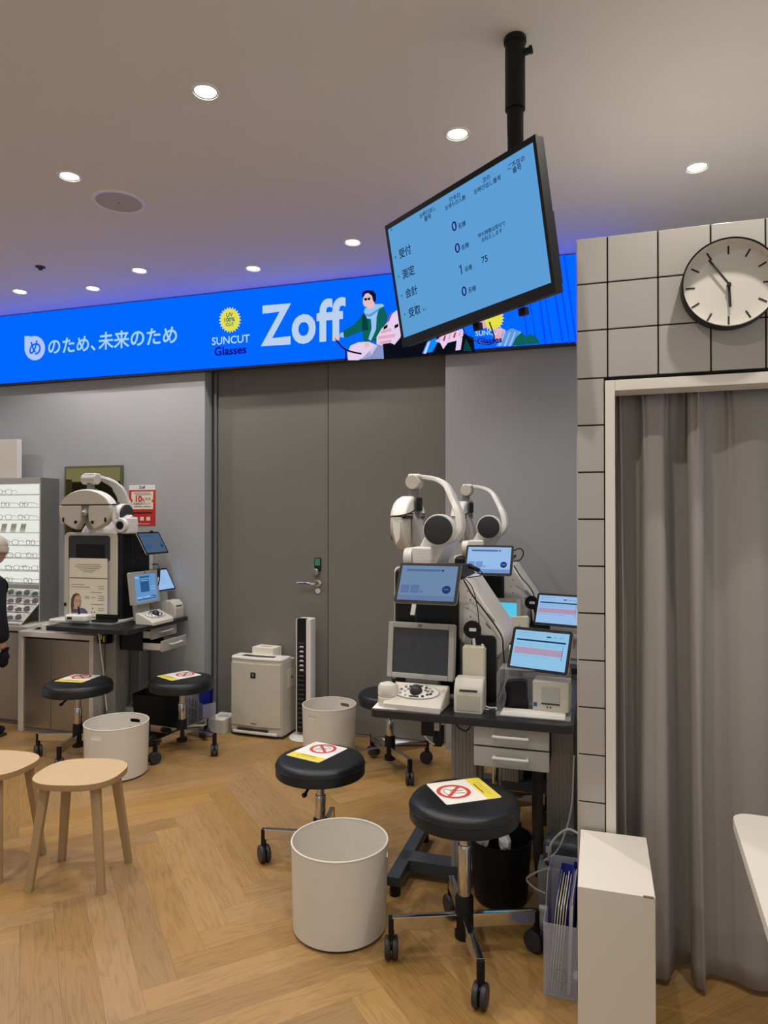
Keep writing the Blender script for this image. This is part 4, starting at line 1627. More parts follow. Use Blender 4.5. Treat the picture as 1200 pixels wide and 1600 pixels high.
# ---- drawers hung under the desks
def make_drawers(label, loc, rz, pulls, w=.276, rows=2):
    t = thing('drawer_unit', label, 'drawer unit', loc, rz, 'drawer units under the desks')
    hh = .078
    b = B()
    b.bx(-w / 2 + .004, w / 2 - .004, .02, .20, -.006, 0, m='black')
    b.bx(-w / 2 + .004, -w / 2 + .010, .02, .20, -rows * hh, 0, m='black')
    b.bx(w / 2 - .010, w / 2 - .004, .02, .20, -rows * hh, 0, m='black')
    b.bx(-w / 2 + .004, w / 2 - .004, .192, .20, -rows * hh, 0, m='black')
    b.done('carcass', parent=t)
    for k in range(rows):
        z1 = -.003 - k * hh
        z0 = z1 - hh + .006
        p = pulls[k]
        b = B()
        b.bx(-w / 2, w / 2, -p, -p + .016, z0, z1, .003, m='ltgrey')
        b.bx(-w / 2 + .012, -w / 2 + .016, -p + .016, .175 - p, z0 + .008, z1 - .02, m='offwhite')
        b.bx(w / 2 - .016, w / 2 - .012, -p + .016, .175 - p, z0 + .008, z1 - .02, m='offwhite')
        b.bx(-w / 2 + .012, w / 2 - .012, -p + .016, .175 - p, z0 + .006, z0 + .010, m='offwhite')
        d = b.done('drawer', parent=t)
        b = B()
        zc = (z0 + z1) / 2 + .006
        b.tube([(-.06, -p, zc), (-.06, -p - .016, zc), (-.054, -p - .021, zc), (.054, -p - .021, zc), (.06, -p - .016, zc), (.06, -p, zc)], .0055, 8, smooth=2, m='white')
        b.done('handle', parent=d)
    return t


make_drawers('two shut light grey drawers under the front right desk', (-.309, 2.578, .7295), 0, (0, 0))
make_drawers('two grey drawers pulled out in steps under the left desk', (-2.93, 4.135, .757), R(90), (.06, .14), w=.285)


# ---- clear acrylic risers and what stands in them
def make_riser(label, loc, rz, w, d, h):
    t = thing('acrylic_stand', label, 'stand', loc, rz, 'clear acrylic stands')
    th = .004
    for nm, q in (('side_panel', (-w / 2, -w / 2 + th, -d / 2 + .02, d / 2, 0.004, h)), ('side_panel', (w / 2 - th, w / 2, -d / 2 + .02, d / 2, 0.004, h * .55)), ('top_plate', (-w / 2, w / 2 - .01, d / 2 - .10, d / 2, h, h + th)), ('back_panel', (-w / 2 + th, w / 2 - th, d / 2 - th, d / 2, .004, h))):
        b = B()
        b.bx(*q, .0008, 1, m='clear')
        b.done(nm, parent=t)
    b = B()
    b.bx(-w / 2, w / 2, -d / 2, d / 2, 0, th, .0008, 1, m='clear')
    b.bx(-w / 2, w / 2, -d / 2, -d / 2 + .004, th, .018, m='clear')
    b.done('base_tray', parent=t)
    return t


make_riser('clear acrylic stand at the right end of the front desk', (-.232, 2.70, .76), 0, .27, .20, .155)
make_riser('clear acrylic stand of the rear right station, by the booth', (-.21, 3.72, .76), 0, .27, .18, .155)
make_riser('clear acrylic stand at the far end of the left desk', (-2.955, 4.29, .79), R(90), .18, .16, .19)
pp = thing('paper_sheets', 'flat sheets of paper in the front acrylic tray', 'paper', (-.235, 2.655, .7643))
b = B()
b.box((0, 0, .0012), (.235, .10, .002), m='paper')
b.box((.012, .008, .003), (.20, .085, .0016), rot=(0, 0, R(5)), m='paper')
b.done('sheets', parent=pp)

bk = thing('black_pouch', 'lumpy black pouch inside the front acrylic stand', 'pouch', (-.305, 2.745, .7655))
b = B()
t_ = bmesh.new()
bmesh.ops.create_cube(t_, size=1, matrix=Matrix.Diagonal((.082, .05, .10, 1)) @ Matrix.Translation((0, 0, .5)))
bmesh.ops.subdivide_edges(t_, edges=t_.edges, cuts=4, use_grid_fill=True)
for v in t_.verts:
    v.co += Vector((math.sin(v.co.z * 70 + v.co.x * 40) * .004, math.sin(v.co.x * 90) * .003, math.sin(v.co.x * 50 + 1) * .005 if v.co.z > .05 else 0))
    if v.co.z > .08:
        v.co.x *= .86
b.add(t_, None, 'black')
b.done('pouch_body', angle=80, parent=bk)

lp = thing('label_printer', 'beige label printer inside the front acrylic stand', 'printer', (-.170, 2.742, .7643), R(-4))
b = B()
b.bx(-.068, .068, -.05, .045, 0, .118, .007, 3, m='beige')
b.done('body', parent=lp)
b = B()
b.bx(-.034, .034, -.053, -.046, .03, .098, .003, m='ltgrey')
b.bx(-.034, .034, -.0535, -.050, .030, .036, m='charcoal')
b.done('paper_door', parent=lp)
b = B()
for x in (-.012, 0):
    b.cyl((x, -.049, .020), (x, -.053, .020), .003, seg=10, m='charcoal')
b.bx(-.064, -.050, -.0513, -.0495, .02, .035, m='blueink')
b.done('buttons', parent=lp)

wd = thing('white_printer', 'white box printer behind the rear acrylic stand, cut by the booth', 'printer', (-.165, 3.80, .7645))
b = B()
b.bx(-.07, .07, -.06, .05, 0, .115, .008, 3, m='offwhite')
b.bx(-.05, .05, -.062, -.058, .06, .10, .003, m='ltgrey')
b.done('body', parent=wd)


def make_receipt(label, loc, rz, s=1):
    t = thing('receipt_printer', label, 'printer', loc, rz, 'small receipt printers')
    b = B()
    SX = Matrix(((0, 0, 1, 0), (1, 0, 0, 0), (0, 1, 0, 0), (0, 0, 0, 1)))
    b.prism([(-.055, 0), (.055, 0), (.055, .105), (.03, .124), (-.02, .124), (-.045, .10), (-.055, .075)], -.056, .056, .008, 3, xf=SX, m='offwhite')
    b.done('body', parent=t)
    b = B()
    b.box((0, -.0525, .0845), (.068, .010, .0035), rot=(R(20), 0, 0), m='ink')
    b.done('paper_slot', parent=t)
    b = B()
    b.bx(-.044, .044, -.0575, -.053, .008, .068, .002, m='beige')
    b.done('front_flap', parent=t)
    return t


make_receipt('small white receipt printer at the middle of the front right desk', (-.475, 2.665, .76), R(2))
make_receipt('small white receipt printer at the left, under the half hidden tablet', (-2.93, 4.315, .79), R(90))
make_receipt('small white receipt printer of the rear right station', (-.37, 3.60, .76), R(2))

cardh = []
for lab, lx, ly, zz in (('white upright card box behind the front receipt printer', -.479, 2.775, .76), ('white upright card box on the rear right station', -.395, 3.70, .76)):
    t = thing('card_box', lab, 'box', (lx, ly, zz), R(2), 'white upright card boxes')
    b = B()
    b.bx(-.043, .043, -.028, .028, 0, .225, .003, m='cream')
    b.done('box', parent=t)
    b = B()
    b.bx(.044, .047, -.026, .026, .003, .218, .001, m='paper')
    b.done('flap', parent=t)
for lab, lx, ly, z0 in (('black stand with a round black occluder at the front right station', -.488, 2.808, .76), ('black stand with a round black occluder at the rear right station', -.34, 3.79, .76)):
    t = thing('occluder_stand', lab, 'stand', (lx, ly, z0), 0, 'black occluder stands')
    b = B()
    b.prism(rrect(.10, .265, .02, 5, .044, .1325), -.012, .012, .004, 2, xf=FRONT, m='black')
    b.done('board', parent=t)
    b = B()
    b.prism(circle(.036, 32, 0, .29), .014, .028, .003, 2, xf=FRONT, m='black')
    b.prism(rrect(.028, .013, .002, 3, .003, .29), .028, .030, xf=FRONT, m='paper')
    b.done('occluder', parent=t)
    b = B()
    b.cyl((.012, -.02, .19), (.004, -.02, .262), .0065, seg=12, m='paper')
    b.cyl((.034, -.02, .20), (.042, -.02, .232), .006, seg=12, m='paper')
    b.done('white_grip', parent=t)

# hand lens on paper at the left end of the front desk
hd = thing('lens_case', 'round white two-tier case at the left corner of the front right desk', 'case', (-.795, 2.625, .7625))
b = B()
b.lathe([(0, 0), (.038, 0), (.041, .006), (.041, .032), (.036, .036), (0, .036)], 32, sx=1, sy=.9, m='offwhite')
b.done('lower_tier', parent=hd)
b = B()
b.lathe([(0, .0355), (.036, .0355), (.041, .042), (.041, .072), (.034, .084), (.015, .09), (0, .09)], 32, sx=1, sy=.9, m='offwhite')
b.done('upper_tier', parent=hd)
b = B()
b.cyl((.02, .01, .082), (.02, .01, .102), .007, .009, seg=16, bev=.002, m='black')
b.done('knob', parent=hd)
b = B()
b.box((-.795, 2.625, .7612), (.10, .115, .0022), rot=(0, 0, R(4)), m='paper')
tag(b.done('paper_sheet'), 'white sheet under the round case on the front right desk', 'paper')

# things on the left desk
dv = thing('fitting_device', 'white hand device with a black stick on the left desk', 'device', (-3.335, 3.835, .8115), R(8))
b = B()
b.prism(rrect(.17, .09, .03, 5), 0, .045, .012, 3, m='white')
b.bx(-.055, -.02, -.047, -.043, .015, .033, .002, m='charcoal')
b.done('body', parent=dv)
b = B()
b.cyl((.005, 0, .044), (-.004, .004, .095), .007, .005, seg=12, m='black')
b.done('stick', parent=dv)
bt = thing('black_tray', 'long black tray before the left phoropter unit', 'tray', (-3.15, 3.865, .8110), R(2))
b = B()
b.bx(-.085, .085, -.03, .03, 0, .012, .004, m='black')
b.bx(-.085, .085, .018, .03, .01, .045, .004, m='black')
b.done('tray_body', parent=bt)

# notices taped on the front of the left unit
UX = -3.10 - 1.15 * .228
UYF = 3.947 + 1.15 * .0098


def notice(name, label, h0, h1, w=.315):
    t = thing(name, label, 'notice', (UX, UYF, .79 + 1.15 * h0), 0, 'notices on the left phoropter unit')
    b = B()
    b.bx(-w / 2, w / 2, -.001, .0015, 0, (h1 - h0) * 1.15, m='cream')
    b.done('sheet', parent=t)
    return t, w, (h1 - h0) * 1.15


t, w, h = notice('notice_sheet', 'upper cream notice with centred lines of text on the left unit', .262, .378)
b = B()
for k, (q, y) in enumerate(((.20, .66), (.23, .56), (.19, .47), (.13, .37), (.085, .28))):
    b.bx(-q / 2, q / 2, -.0018, -.0009, y * h, y * h + .0035, m='greyink')
b.done('print', parent=t)
t, w, h = notice('notice_sheet', 'lower cream notice with a portrait of a woman on the left unit', .03, .255)
b = B()


def n2(u, v):
    return (-w / 2 + u * w, -.0022, v * h)


def npoly(pts, m_, lay=0):
    b.poly([(-w / 2 + u * w, -.0014 - .0004 * lay, v * h) for u, v in pts], m_)


npoly([(.05, .03), (.50, .03), (.48, .12), (.42, .20), (.33, .22), (.16, .19), (.07, .15)], 'topink', 1)
npoly([(.06, .06), (.04, .25), (.05, .45), (.10, .56), (.18, .61), (.26, .59), (.31, .50), (.32, .36), (.30, .26), (.22, .16), (.12, .12)], 'hairink', 2)
npoly([(.12, .18), (.25, .18), (.27, .26), (.31, .34), (.32, .46), (.28, .54), (.22, .56), (.15, .50), (.12, .36), (.13, .26)], 'skinink', 3)
b.tube([n2(.205 + .03 * math.cos(a), .40 + .028 * math.sin(a)) for a in [R(30 * i) for i in range(12)]], .0012, 4, closed=True, smooth=1, m='hairink')
b.tube([n2(.29 + .024 * math.cos(a), .395 + .028 * math.sin(a)) for a in [R(30 * i) for i in range(12)]], .0012, 4, closed=True, smooth=1, m='hairink')
npoly([(.23, .27), (.275, .275), (.25, .255)], 'sign_red', 4)
b.done('portrait', parent=t, smooth=False)
b = B()
for u0, u1, v in ((.05, .40, .83), (.05, .55, .77), (.75, .92, .80), (.78, .92, .74), (.58, .86, .64), (.58, .70, .50), (.76, .92, .54), (.76, .92, .48), (.76, .92, .43), (.58, .92, .32), (.76, .92, .22), (.76, .92, .17), (.42, .52, .52), (.42, .54, .48)):
    b.bx(-w / 2 + u0 * w, -w / 2 + u1 * w, -.0022, -.0011, v * h, v * h + .0035, m='greyink')
for u, v in ((.62, .20), (.60, .10), (.67, .10)):
    b.bx(-w / 2 + u * w - .005, -w / 2 + u * w + .005, -.0022, -.0011, v * h, v * h + .008, m='midgrey')
b.done('print', parent=t)

# red voucher poster and the tinted mirror on the back wall
p0, p1 = atY(202, 758, YW), atY(243, 756, YW)
pz0 = atY(203, 821, YW).z
PWd, PH = p1.x - p0.x, p0.z - pz0
ps = thing('voucher_poster', 'red voucher poster with a cream ticket on the grey wall', 'poster', ((p0.x + p1.x) / 2, YW, pz0))
b = B()
b.bx(-PWd / 2, PWd / 2, -.002, 0, 0, PH, m='red')
b.done('sheet', parent=ps)
b = B()


def ppoly(pts, m_, lay):
    b.poly([(-PWd / 2 + u * PWd, -.0022 - .0004 * lay, v * PH) for u, v in pts], m_)


def ptext(s, u0, u1, v, m_, lay=3, bold=0):
    b.text(s, (u1 - u0) * PWd, xf=Matrix.Translation((-PWd / 2 + (u0 + u1) / 2 * PWd, -.0022 - .0004 * lay, v * PH)) @ FRONT, m=m_, bold=bold)


ppoly([(0, .875), (1, .875), (1, 1), (0, 1)], 'paper', 1)
ticket = [(.09, .40), (.92, .40), (.92, .56), (.87, .575), (.87, .625), (.92, .64), (.92, .835), (.09, .835), (.09, .66), (.13, .64), (.13, .575), (.09, .56)]
ppoly(ticket, 'cream', 1)
for u in (.25, .5, .74):
    ppoly([(u - .07, .12), (u + .07, .12), (u + .07, .21), (u - .07, .21)], 'cream', 2)
ppoly([(.04, .0), (.86, .0), (.86, .07), (.04, .07)], 'red', 1)
b.done('ticket', parent=ps, smooth=False)
b = B()
ptext('Zoff', .38, .62, .94, 'blueink', bold=.03)
ptext('10', .26, .50, .655, 'red', bold=.04)
ptext('%', .51, .60, .63, 'red', bold=.02)
ptext('相当', .62, .82, .655, 'red')
ptext('PayPayポイント', .19, .83, .535, 'ink', bold=.01)
for u0, u1, v in ((.2, .8, .795), (.25, .85, .755), (.2, .5, .46), (.55, .82, .46)):
    b.bx(-PWd / 2 + u0 * PWd, -PWd / 2 + u1 * PWd, -.0036, -.003, v * PH, v * PH + .004, m='greyink')
b.bx(-PWd / 2 + .12 * PWd, -PWd / 2 + .88 * PWd, -.0036, -.003, .30 * PH, .33 * PH, m='ink')
b.bx(-PWd / 2 + .06 * PWd, -PWd / 2 + .78 * PWd, -.0036, -.003, .035 * PH, .047 * PH, m='cream')
b.done('lettering', parent=ps, smooth=False)

q0, q1 = atY(101, 729, 4.39), atY(191, 726, 4.39)
mi_ = thing('wall_mirror', 'bronze tinted mirror on the wall behind the left phoropter', 'mirror', ((q0.x + q1.x) / 2, YW, 1.32))
mw, mh = (q1.x - q0.x), q0.z - 1.32
b = B()
b.bx(-mw / 2, mw / 2, -.018, 0, 0, mh, .001, 1, m='mirroredge')
b.done('backing', parent=mi_)
b = B()
b.bx(-mw / 2 + .016, mw / 2 - .016, -.0195, -.017, .016, mh - .016, m='mirror')
b.done('glass', parent=mi_)

# ------------------------------------------------------------------ left: white framed cupboards and the eyewear display
def make_cupboard(label, x0, x1, yf, top, seam, grip):
    t = thing('steel_cupboard', label, 'cupboard', ((x0 + x1) / 2, yf, 0), 0, 'white framed steel cupboards')
    w = (x1 - x0) / 2
    d = YW - yf - .01
    b = B()
    b.bx(-w, w, 0, d, top - .035, top, .002, m='whitepaint')
    b.done('worktop', parent=t)
    for s in (-1, 1):
        b = B()
        b.bx(s * w - (.036 if s > 0 else 0), s * w + (.036 if s < 0 else 0), .0, d, 0.0, top - .036, .002, m='whitepaint')
        b.done('side_panel', parent=t)
    b = B()
    b.bx(-w + .037, w - .037, .02, d, .0, .03, m='midgrey')
    b.done('plinth', parent=t)
    b = B()
    b.bx(-w + .037, w - .037, d - .02, d, .03, top - .04, m='midgrey')
    b.bx(-w + .037, w - .037, .03, .06, top - .06, top - .037, m='charcoal')
    b.done('carcass', parent=t)
    xa, xb = -w + .038, w - .038
    xm = xa + (xb - xa) * seam
    for q0_, q1_ in ((xa, xm - .0015), (xm + .0015, xb)):
        b = B()
        b.bx(q0_, q1_, .012, .03, .03, top - .05, .002, m='steel')
        d_ = b.done('door', parent=t)
    if grip:
        b = B()
        b.bx(xb - .025, xb - .008, .006, .014, .12, top - .1, .002, m='ltgrey')
        b.done('grip_strip', parent=t)
    return t


make_cupboard('white framed stainless cupboard under the left phoropter desk', -3.925, -3.284, 3.917, .702, .42, False)
make_cupboard('white framed stainless cupboard beneath the eyewear display, at the left edge', -5.3, -3.945, 4.02, .715, .5, True)

DX1 = -4.022
DXo = atY(62, 850, 4.23).x
DZ1 = atY(64, 746, 4.23).z
dsp = thing('eyewear_display', 'tall white backlit eyewear display on the left cupboard', 'display', (-4.5, 4.23, .716))
b = B()
b.bx(DX1 - .012, DX1, 4.23, YW, .716, DZ1, .002, m='midgrey')
b.done('side_panel', parent=dsp, world=True)
b = B()
b.bx(-5.3, DX1 - .012, 4.23, YW, DZ1 - .04, DZ1, .002, m='ltgrey')
b.bx(DXo - .002, DX1 - .012, 4.226, 4.26, .716, DZ1 - .04, .001, m='white')
zt = atY(30, 920, 4.23).z
zb = atY(30, 913, 4.23).z
b.bx(-5.3, DXo, 4.228, YW, zt, zb, .001, m='ltgrey')
b.done('frame', parent=dsp, world=True)
b = B()
b.bx(-5.3, DXo, 4.375, 4.385, zb, DZ1 - .04, m='glow')
b.done('lit_back', parent=dsp, world=True)
b = B()
b.bx(-5.3, DXo, 4.385, YW, .716, zt, m='white')
b.bx(-5.3, DXo, 4.25, 4.35, zt - .006, zt - .001, m='glow')
b.done('tray_back', parent=dsp, world=True)
shelf_z = [atY(30, y, 4.24).z for y in (772, 792, 812, 832, 852, 872, 892)] + [zb + .004]
for z in shelf_z[:-1]:
    b = B()
    b.bx(-5.3, DXo, 4.235, 4.375, z - .005, z, .001, m='white')
    b.done('shelf', parent=dsp, world=True)
tz0, tz1 = .724, .955
ty0, ty1 = 4.05, 4.345
trm = Matrix.Translation((-4.38, ty0, tz0)) @ Euler((math.atan2(tz1 - tz0, ty1 - ty0), 0, 0)).to_matrix().to_4x4()
TL = math.hypot(tz1 - tz0, ty1 - ty0)
sl = thing('sunglasses_rack', 'sloping white rack of sunglasses under the backlit shelves', 'rack', matrix=trm)
b = B()
b.bx(-.9, .345, 0, TL, -.006, 0, .001, m='white')
b.bx(-.9, .345, -.004, 0, -.006, .012, .001, m='white')
b.done('board', parent=sl)
for k in range(4):
    b = B()
    b.bx(-.9, .34, .03 + k * .085, .034 + k * .085, 0, .010, .0008, m='offwhite')
    b.done('ledge', parent=sl)

ROWN = ['top', 'second', 'third', 'fourth', 'fifth', 'sixth', 'seventh', 'lowest']


def make_glasses(kind, label, mtx, frame, lens, group, flip=1):
    """spectacles, lenses facing -y, standing on their lower rims; one small mesh for the frame, one for the lenses"""
    t = thing(kind, label, 'sunglasses' if kind == 'sunglasses' else 'glasses', matrix=mtx, group=group)
    b = B()
    rx, rz = .0235, .0195
    for s in (-1, 1):
        b.tube([(s * .0335 + rx * math.copysign(abs(math.cos(a)) ** .8, math.cos(a)), 0, rz + rz * math.copysign(abs(math.sin(a)) ** .8, math.sin(a))) for a in [2 * PI * i / 20 for i in range(20)]], .0017 if lens else .0015, 5, closed=True, smooth=1, m=frame)
        b.tube([(s * .057, 0, .030), (s * .069, .002, .031), (s * .071, .02, .031), (s * .070, .055, .029), (s * .068, .075, .016)], .0015, 5, smooth=2, m=frame)
    b.tube([(-.0105, 0, .024), (0, -.002, .0275), (.0105, 0, .024)], .0015, 5, smooth=2, m=frame)
    b.done('frame', parent=t)
    if lens:
        b = B()
        for s in (-1, 1):
            b.prism([(s * .0335 + rx * .95 * math.cos(a), rz + rz * .95 * math.sin(a)) for a in [2 * PI * i / 20 for i in range(20)]], -.0008, .0008, xf=FRONT, m='lens')
        b.done('lenses', parent=t)
    return t


specs = [(0, 6, 'frame_metal'), (1, 37, 'frame_metal'), (2, 37, 'frame_metal'), (2, 6, 'frame_metal'), (4, 17, 'frame_dark'), (4, 48, 'frame_brown'), (5, 22, 'frame_dark'), (5, 50, 'frame_metal'), (6, 20, 'frame_dark'), (6, 48, 'frame_metal'),
         (7, 14, 'frame_metal'), (7, 44, 'frame_brown'), (1, 8, 'frame_metal')]
cnt = {}
for r_, px, fr in specs:
    cnt.setdefault(r_, []).append(px)
for r_, px, fr in specs:
    yy = 4.275
    z = shelf_z[r_]
    x = atY(px, 800, yy).x
    ang = random.uniform(-.5, .5)
    more = 'alone' if len(cnt[r_]) == 1 else ('to the right' if px == max(cnt[r_]) else 'to the left')
    colr = {'frame_metal': 'thin metal', 'frame_dark': 'dark framed', 'frame_brown': 'brown framed'}[fr]
    make_glasses('eyeglasses', '%s glasses %s on the %s backlit shelf' % (colr, more, ROWN[r_]), Matrix.Translation((x, yy, z)) @ Matrix.Rotation(ang, 4, 'Z'), fr, False, 'glasses on the backlit shelves')
for k, (px, yy) in enumerate(((6, 4.28), (21, 4.28), (36, 4.28))):
    p = atY(px, 823, yy)
    t = thing('price_card', 'small white card, %s of three on the fourth backlit shelf' % ['leftmost', 'middle', 'rightmost'][k], 'card', (p.x, yy, shelf_z[3]), R(-8), 'cards on the fourth shelf')
    b = B()
    b.box((0, 0, .034), (.058, .002, .066), rot=(R(-14), 0, 0), m='paper')
    b.done('card', parent=t)
    b = B()
    for q in (-.012, .014):
        b.box((q, -.005, .045), (.010, .002, .005), rot=(R(-14), 0, 0), m='midgrey')
        b.box((q, -.001, .025), (.010, .002, .004), rot=(R(-14), 0, 0), m='lens')
    b.done('print', parent=t)
for r_ in range(4):
    for c_ in range(4):
        lx = .29 - c_ * .155 - (3 - r_) * .012
        ly = .036 + r_ * .085
        mm = trm @ Matrix.Translation((lx, ly, .004)) @ Euler((R(-62), R(0), R(14))).to_matrix().to_4x4() @ Matrix.Translation((0, 0, 0))
        make_glasses('sunglasses', 'sunglasses in the %s row of the sloping rack, %s from its right end' % (['lowest', 'second lowest', 'third lowest', 'top'][r_], ['first', 'second', 'third', 'fourth'][c_]), mm, 'frame_dark' if (r_ + c_) % 2 else 'frame_brown', True, 'sunglasses on the sloping rack')

wb0, wb1 = atY(28, 690, 4.27), atY(28, 747, 4.27)
wb = thing('white_sign_box', 'plain white light box standing on top of the eyewear display', 'box', (wb0.x - .30, 4.29, DZ1))
b = B()
b.bx(-.30, .30, -.02, .02, 0, wb0.z - DZ1 + .02, .003, m='white')
b.done('body', parent=wb)
b = B()
b.bx(-.29, .29, -.022, -.019, .008, wb0.z - DZ1 + .022, .001, m='offwhite')
b.done('front_panel', parent=wb)

ac = thing('acrylic_card_holder', 'tiny clear card holder at the front of the left white cupboard', 'holder', (-3.70, 3.965, .7025), R(4))
b = B()
b.bx(-.07, .07, -.02, .02, 0, .003, m='clear')
b.bx(-.07, .07, -.002, .001, .003, .075, m='clear')
b.done('holder', parent=ac)
b = B()
b.bx(-.062, .062, .0015, .003, .004, .042, m='cream')
b.done('card', parent=ac)
cl = thing('white_cloth', 'crumpled white cloth beside the left phoropter unit', 'cloth', (-3.765, 4.12, .7022))
b = B()
t_ = bmesh.new()
bmesh.ops.create_grid(t_, x_segments=16, y_segments=12, size=1)
for v in t_.verts:
    x, y = v.co.x, v.co.y
    v.co = Vector((x * .125, y * .12, .012 + .035 * max(0, x + .1) + .010 * math.sin(x * 5 + y * 3) + .008 * math.cos(y * 7)))
b.add(t_, None, 'paper')
o = b.done('fabric', parent=cl, angle=180)
md = o.modifiers.new('solid', 'SOLIDIFY')
md.thickness = .006

# ------------------------------------------------------------------ floor things at the left station
p = atZ(245, 1166, 0)
wk = thing('waste_bin', 'black square waste bin behind the round white bin at the left', 'bin', (-2.915, 4.11, 0), R(4), 'black waste bins')
b = B()
b.prism(rrect(.27, .20, .03, 5), 0, .008, m='black')
for z0 in (0,):
    tm = bmesh.new()
    lo, hi, hi2, lo2 = [rrect(*q, .03, 5) for q in ((.24, .17), (.28, .21), (.272, .202), (.232, .162))]
    rr = [[tm.verts.new((x, y, z)) for x, y in pts] for pts, z in ((lo, 0), (hi, .30), (hi2, .30), (lo2, .01))]
    n = len(lo)
    for a, c in zip(rr, rr[1:]):
        for i in range(n):
            tm.faces.new((a[i], a[(i + 1) % n], c[(i + 1) % n], c[i]))
    b.add(tm, None, 'black')
b.done('body', parent=wk)


def make_file_box(label, loc, rz, w, d, hf, hb):
    t = thing('file_box', label, 'file box', loc, rz, 'clear file boxes with blue folders')
    SX = Matrix(((0, 0, 1, 0), (1, 0, 0, 0), (0, 1, 0, 0), (0, 0, 0, 1)))
    b = B()
    th = .0022
    b.bx(-w / 2, w / 2, 0, d, 0, th, m='frost')
    b.bx(-w / 2, w / 2, 0, th, th, hf, m='frost')
    b.bx(-w / 2, w / 2, d - th, d, th, hb, m='frost')
    side = [(th, th), (d - th, th), (d - th, hb), (d * .45, hb), (d * .22, hf + .01), (th, hf)]
    b.prism(side, -w / 2, -w / 2 + th, xf=SX, m='frost')
    b.prism(side, w / 2 - th, w / 2, xf=SX, m='frost')
    b.done('box', parent=t)
    b = B()
    b.tube([(.02 * math.cos(a), -.0012, .075 + .02 * math.sin(a)) for a in [R(20 * i) for i in range(18)]], .0012, 5, closed=True, smooth=1, m='greycable')
    b.done('finger_hole', parent=t)
    return t


def make_folder(label, loc, rz, lean, h=.30, d=.235, th=.022, paper=True):
    mtx = Matrix.Translation(loc) @ Euler((0, lean, rz)).to_matrix().to_4x4()
    t = thing('folder', label, 'folder', matrix=mtx, group='blue folders in clear file boxes')
    b = B()
    b.bx(-th / 2, -th / 2 + .002, 0, d, 0, h, .0006, 1, m='bluefile')
    b.bx(th / 2 - .002, th / 2, 0, d, 0, h, .0006, 1, m='bluefile')
    b.bx(-th / 2, th / 2, d - .002, d, 0, h, .0006, 1, m='bluefile')
    b.done('cover', parent=t)
    if paper:
        b = B()
        for k in range(5):
            x = -th / 2 + .004 + k * (th - .008) / 4
            b.bx(x - .0012, x + .0012, .006 + .002 * (k % 2), d - .006, .003, h - .022 - .008 * (k % 3), m='paper')
        b.done('sheets', parent=t)
    return t


f1 = make_file_box('clear file box with blue folders standing before the drawer desk, left of the pedestal', (-.1165, 2.238, 0), R(-2), .102, .255, .228, .325)
make_folder('thick blue folder bulging with plastic sleeves in the front file box', (-.138, 2.246, .004), R(-2), R(5), .305, .235, .04)
make_folder('thin blue folder at the right of the front file box', (-.093, 2.246, .004), R(-2), R(2), .315, .235, .016)

p = atZ(318, 1160, 0)
fl_loc = Vector((-2.57, 4.22, 0))
f2 = make_file_box('clear file box with a blue folder below the left drawers, by the grey door frame', (fl_loc.x, fl_loc.y, 0), R(62), .10, .26, .22, .30)
make_folder('blue folder standing in the left file box', (fl_loc.x - .01, fl_loc.y + .01, .004), R(62), R(4), .325, .235, .024, False)
pl = thing('plastic_sheet', 'translucent sheet with a printed grid leaning before the left file box', 'sheet', (fl_loc.x - .142, fl_loc.y + .010, 0), R(-28))
b = B()
b.bx(-.105, .09, 0, .002, .004, .30, .0005, 1, m='frost')
b.done('sheet', parent=pl)
b = B()
for i in range(3):
    for j in range(3):
        b.bx(-.045 + i * .042, -.030 + i * .042, -.0012, -.0002, .06 + j * .07, .10 + j * .07, m='greyink')
        b.bx(-.045 + i * .042, -.015 + i * .042, -.0012, -.0002, .055 + j * .07, .061 + j * .07, m='greyink')
b.done('print', parent=pl)

# ------------------------------------------------------------------ floor things at the right stations
wc = Vector((-.372, 2.765, 0))
ww = thing('waste_bin', 'black round wastebasket with crumpled white bags behind the nearest stool', 'bin', wc, 0, 'black waste bins')
b = B()
b.lathe([(0, .003), (.098, .003), (.104, .01), (.122, .238), (.124, .244), (.120, .244), (.118, .238), (.100, .014), (0, .012)], 48, m='black')
b.done('body', parent=ww)
for k, (x, y, z, r0) in enumerate(((-.078, -.02, .225, .4), (.02, -.02, .222, 1.7))):
    t = thing('crumpled_bag', 'crumpled white bag in the black wastebasket, %s' % ('a pointed corner at its left' if k == 0 else 'at its middle'), 'bag', wc + Vector((x, y, z)), r0, 'crumpled bags in the wastebasket')
    b = B()
    t_ = bmesh.new()
    bmesh.ops.create_icosphere(t_, subdivisions=2, radius=1)
    rnd = random.Random(5 + k)
    for v in t_.verts:
        q = .75 + .4 * rnd.random()
        v.co = Vector((v.co.x * .034 * q, v.co.y * .028 * q, v.co.z * (.042 if k == 0 else .034) * q))
        if k == 0 and v.co.z > .02:
            v.co.x *= .45
    b.add(t_, None, 'bag')
    b.done('bag_body', parent=t, angle=10)
wl = thing('waste_bin', 'black waste bin far under the front right desk, behind its drawers', 'bin', (-.36, 3.985, 0), 0, 'black waste bins')
b = B()
b.lathe([(0, .003), (.085, .003), (.092, .01), (.112, .27), (.108, .27), (.088, .014), (0, .012)], 40, m='black')
b.done('body', parent=wl)

ps1 = thing('power_adapter', 'black power adapter hanging under the front desk, left of its column', 'adapter', (-.633, 2.68, .615))
b = B()
b.bx(-.035, .025, -.03, .03, .03, .112, .004, m='black')
b.bx(.01, .045, -.02, .035, -.012, .06, .004, m='black')
b.done('housing', parent=ps1)
b = B()
b.bx(.018, .04, -.035, .0, .055, .10, .003, m='ltgrey')
b.tube([(-.02, -.028, .03), (-.005, -.032, .015), (.02, -.03, .0)], .003, 6, m='white')
b.done('plug', parent=ps1)

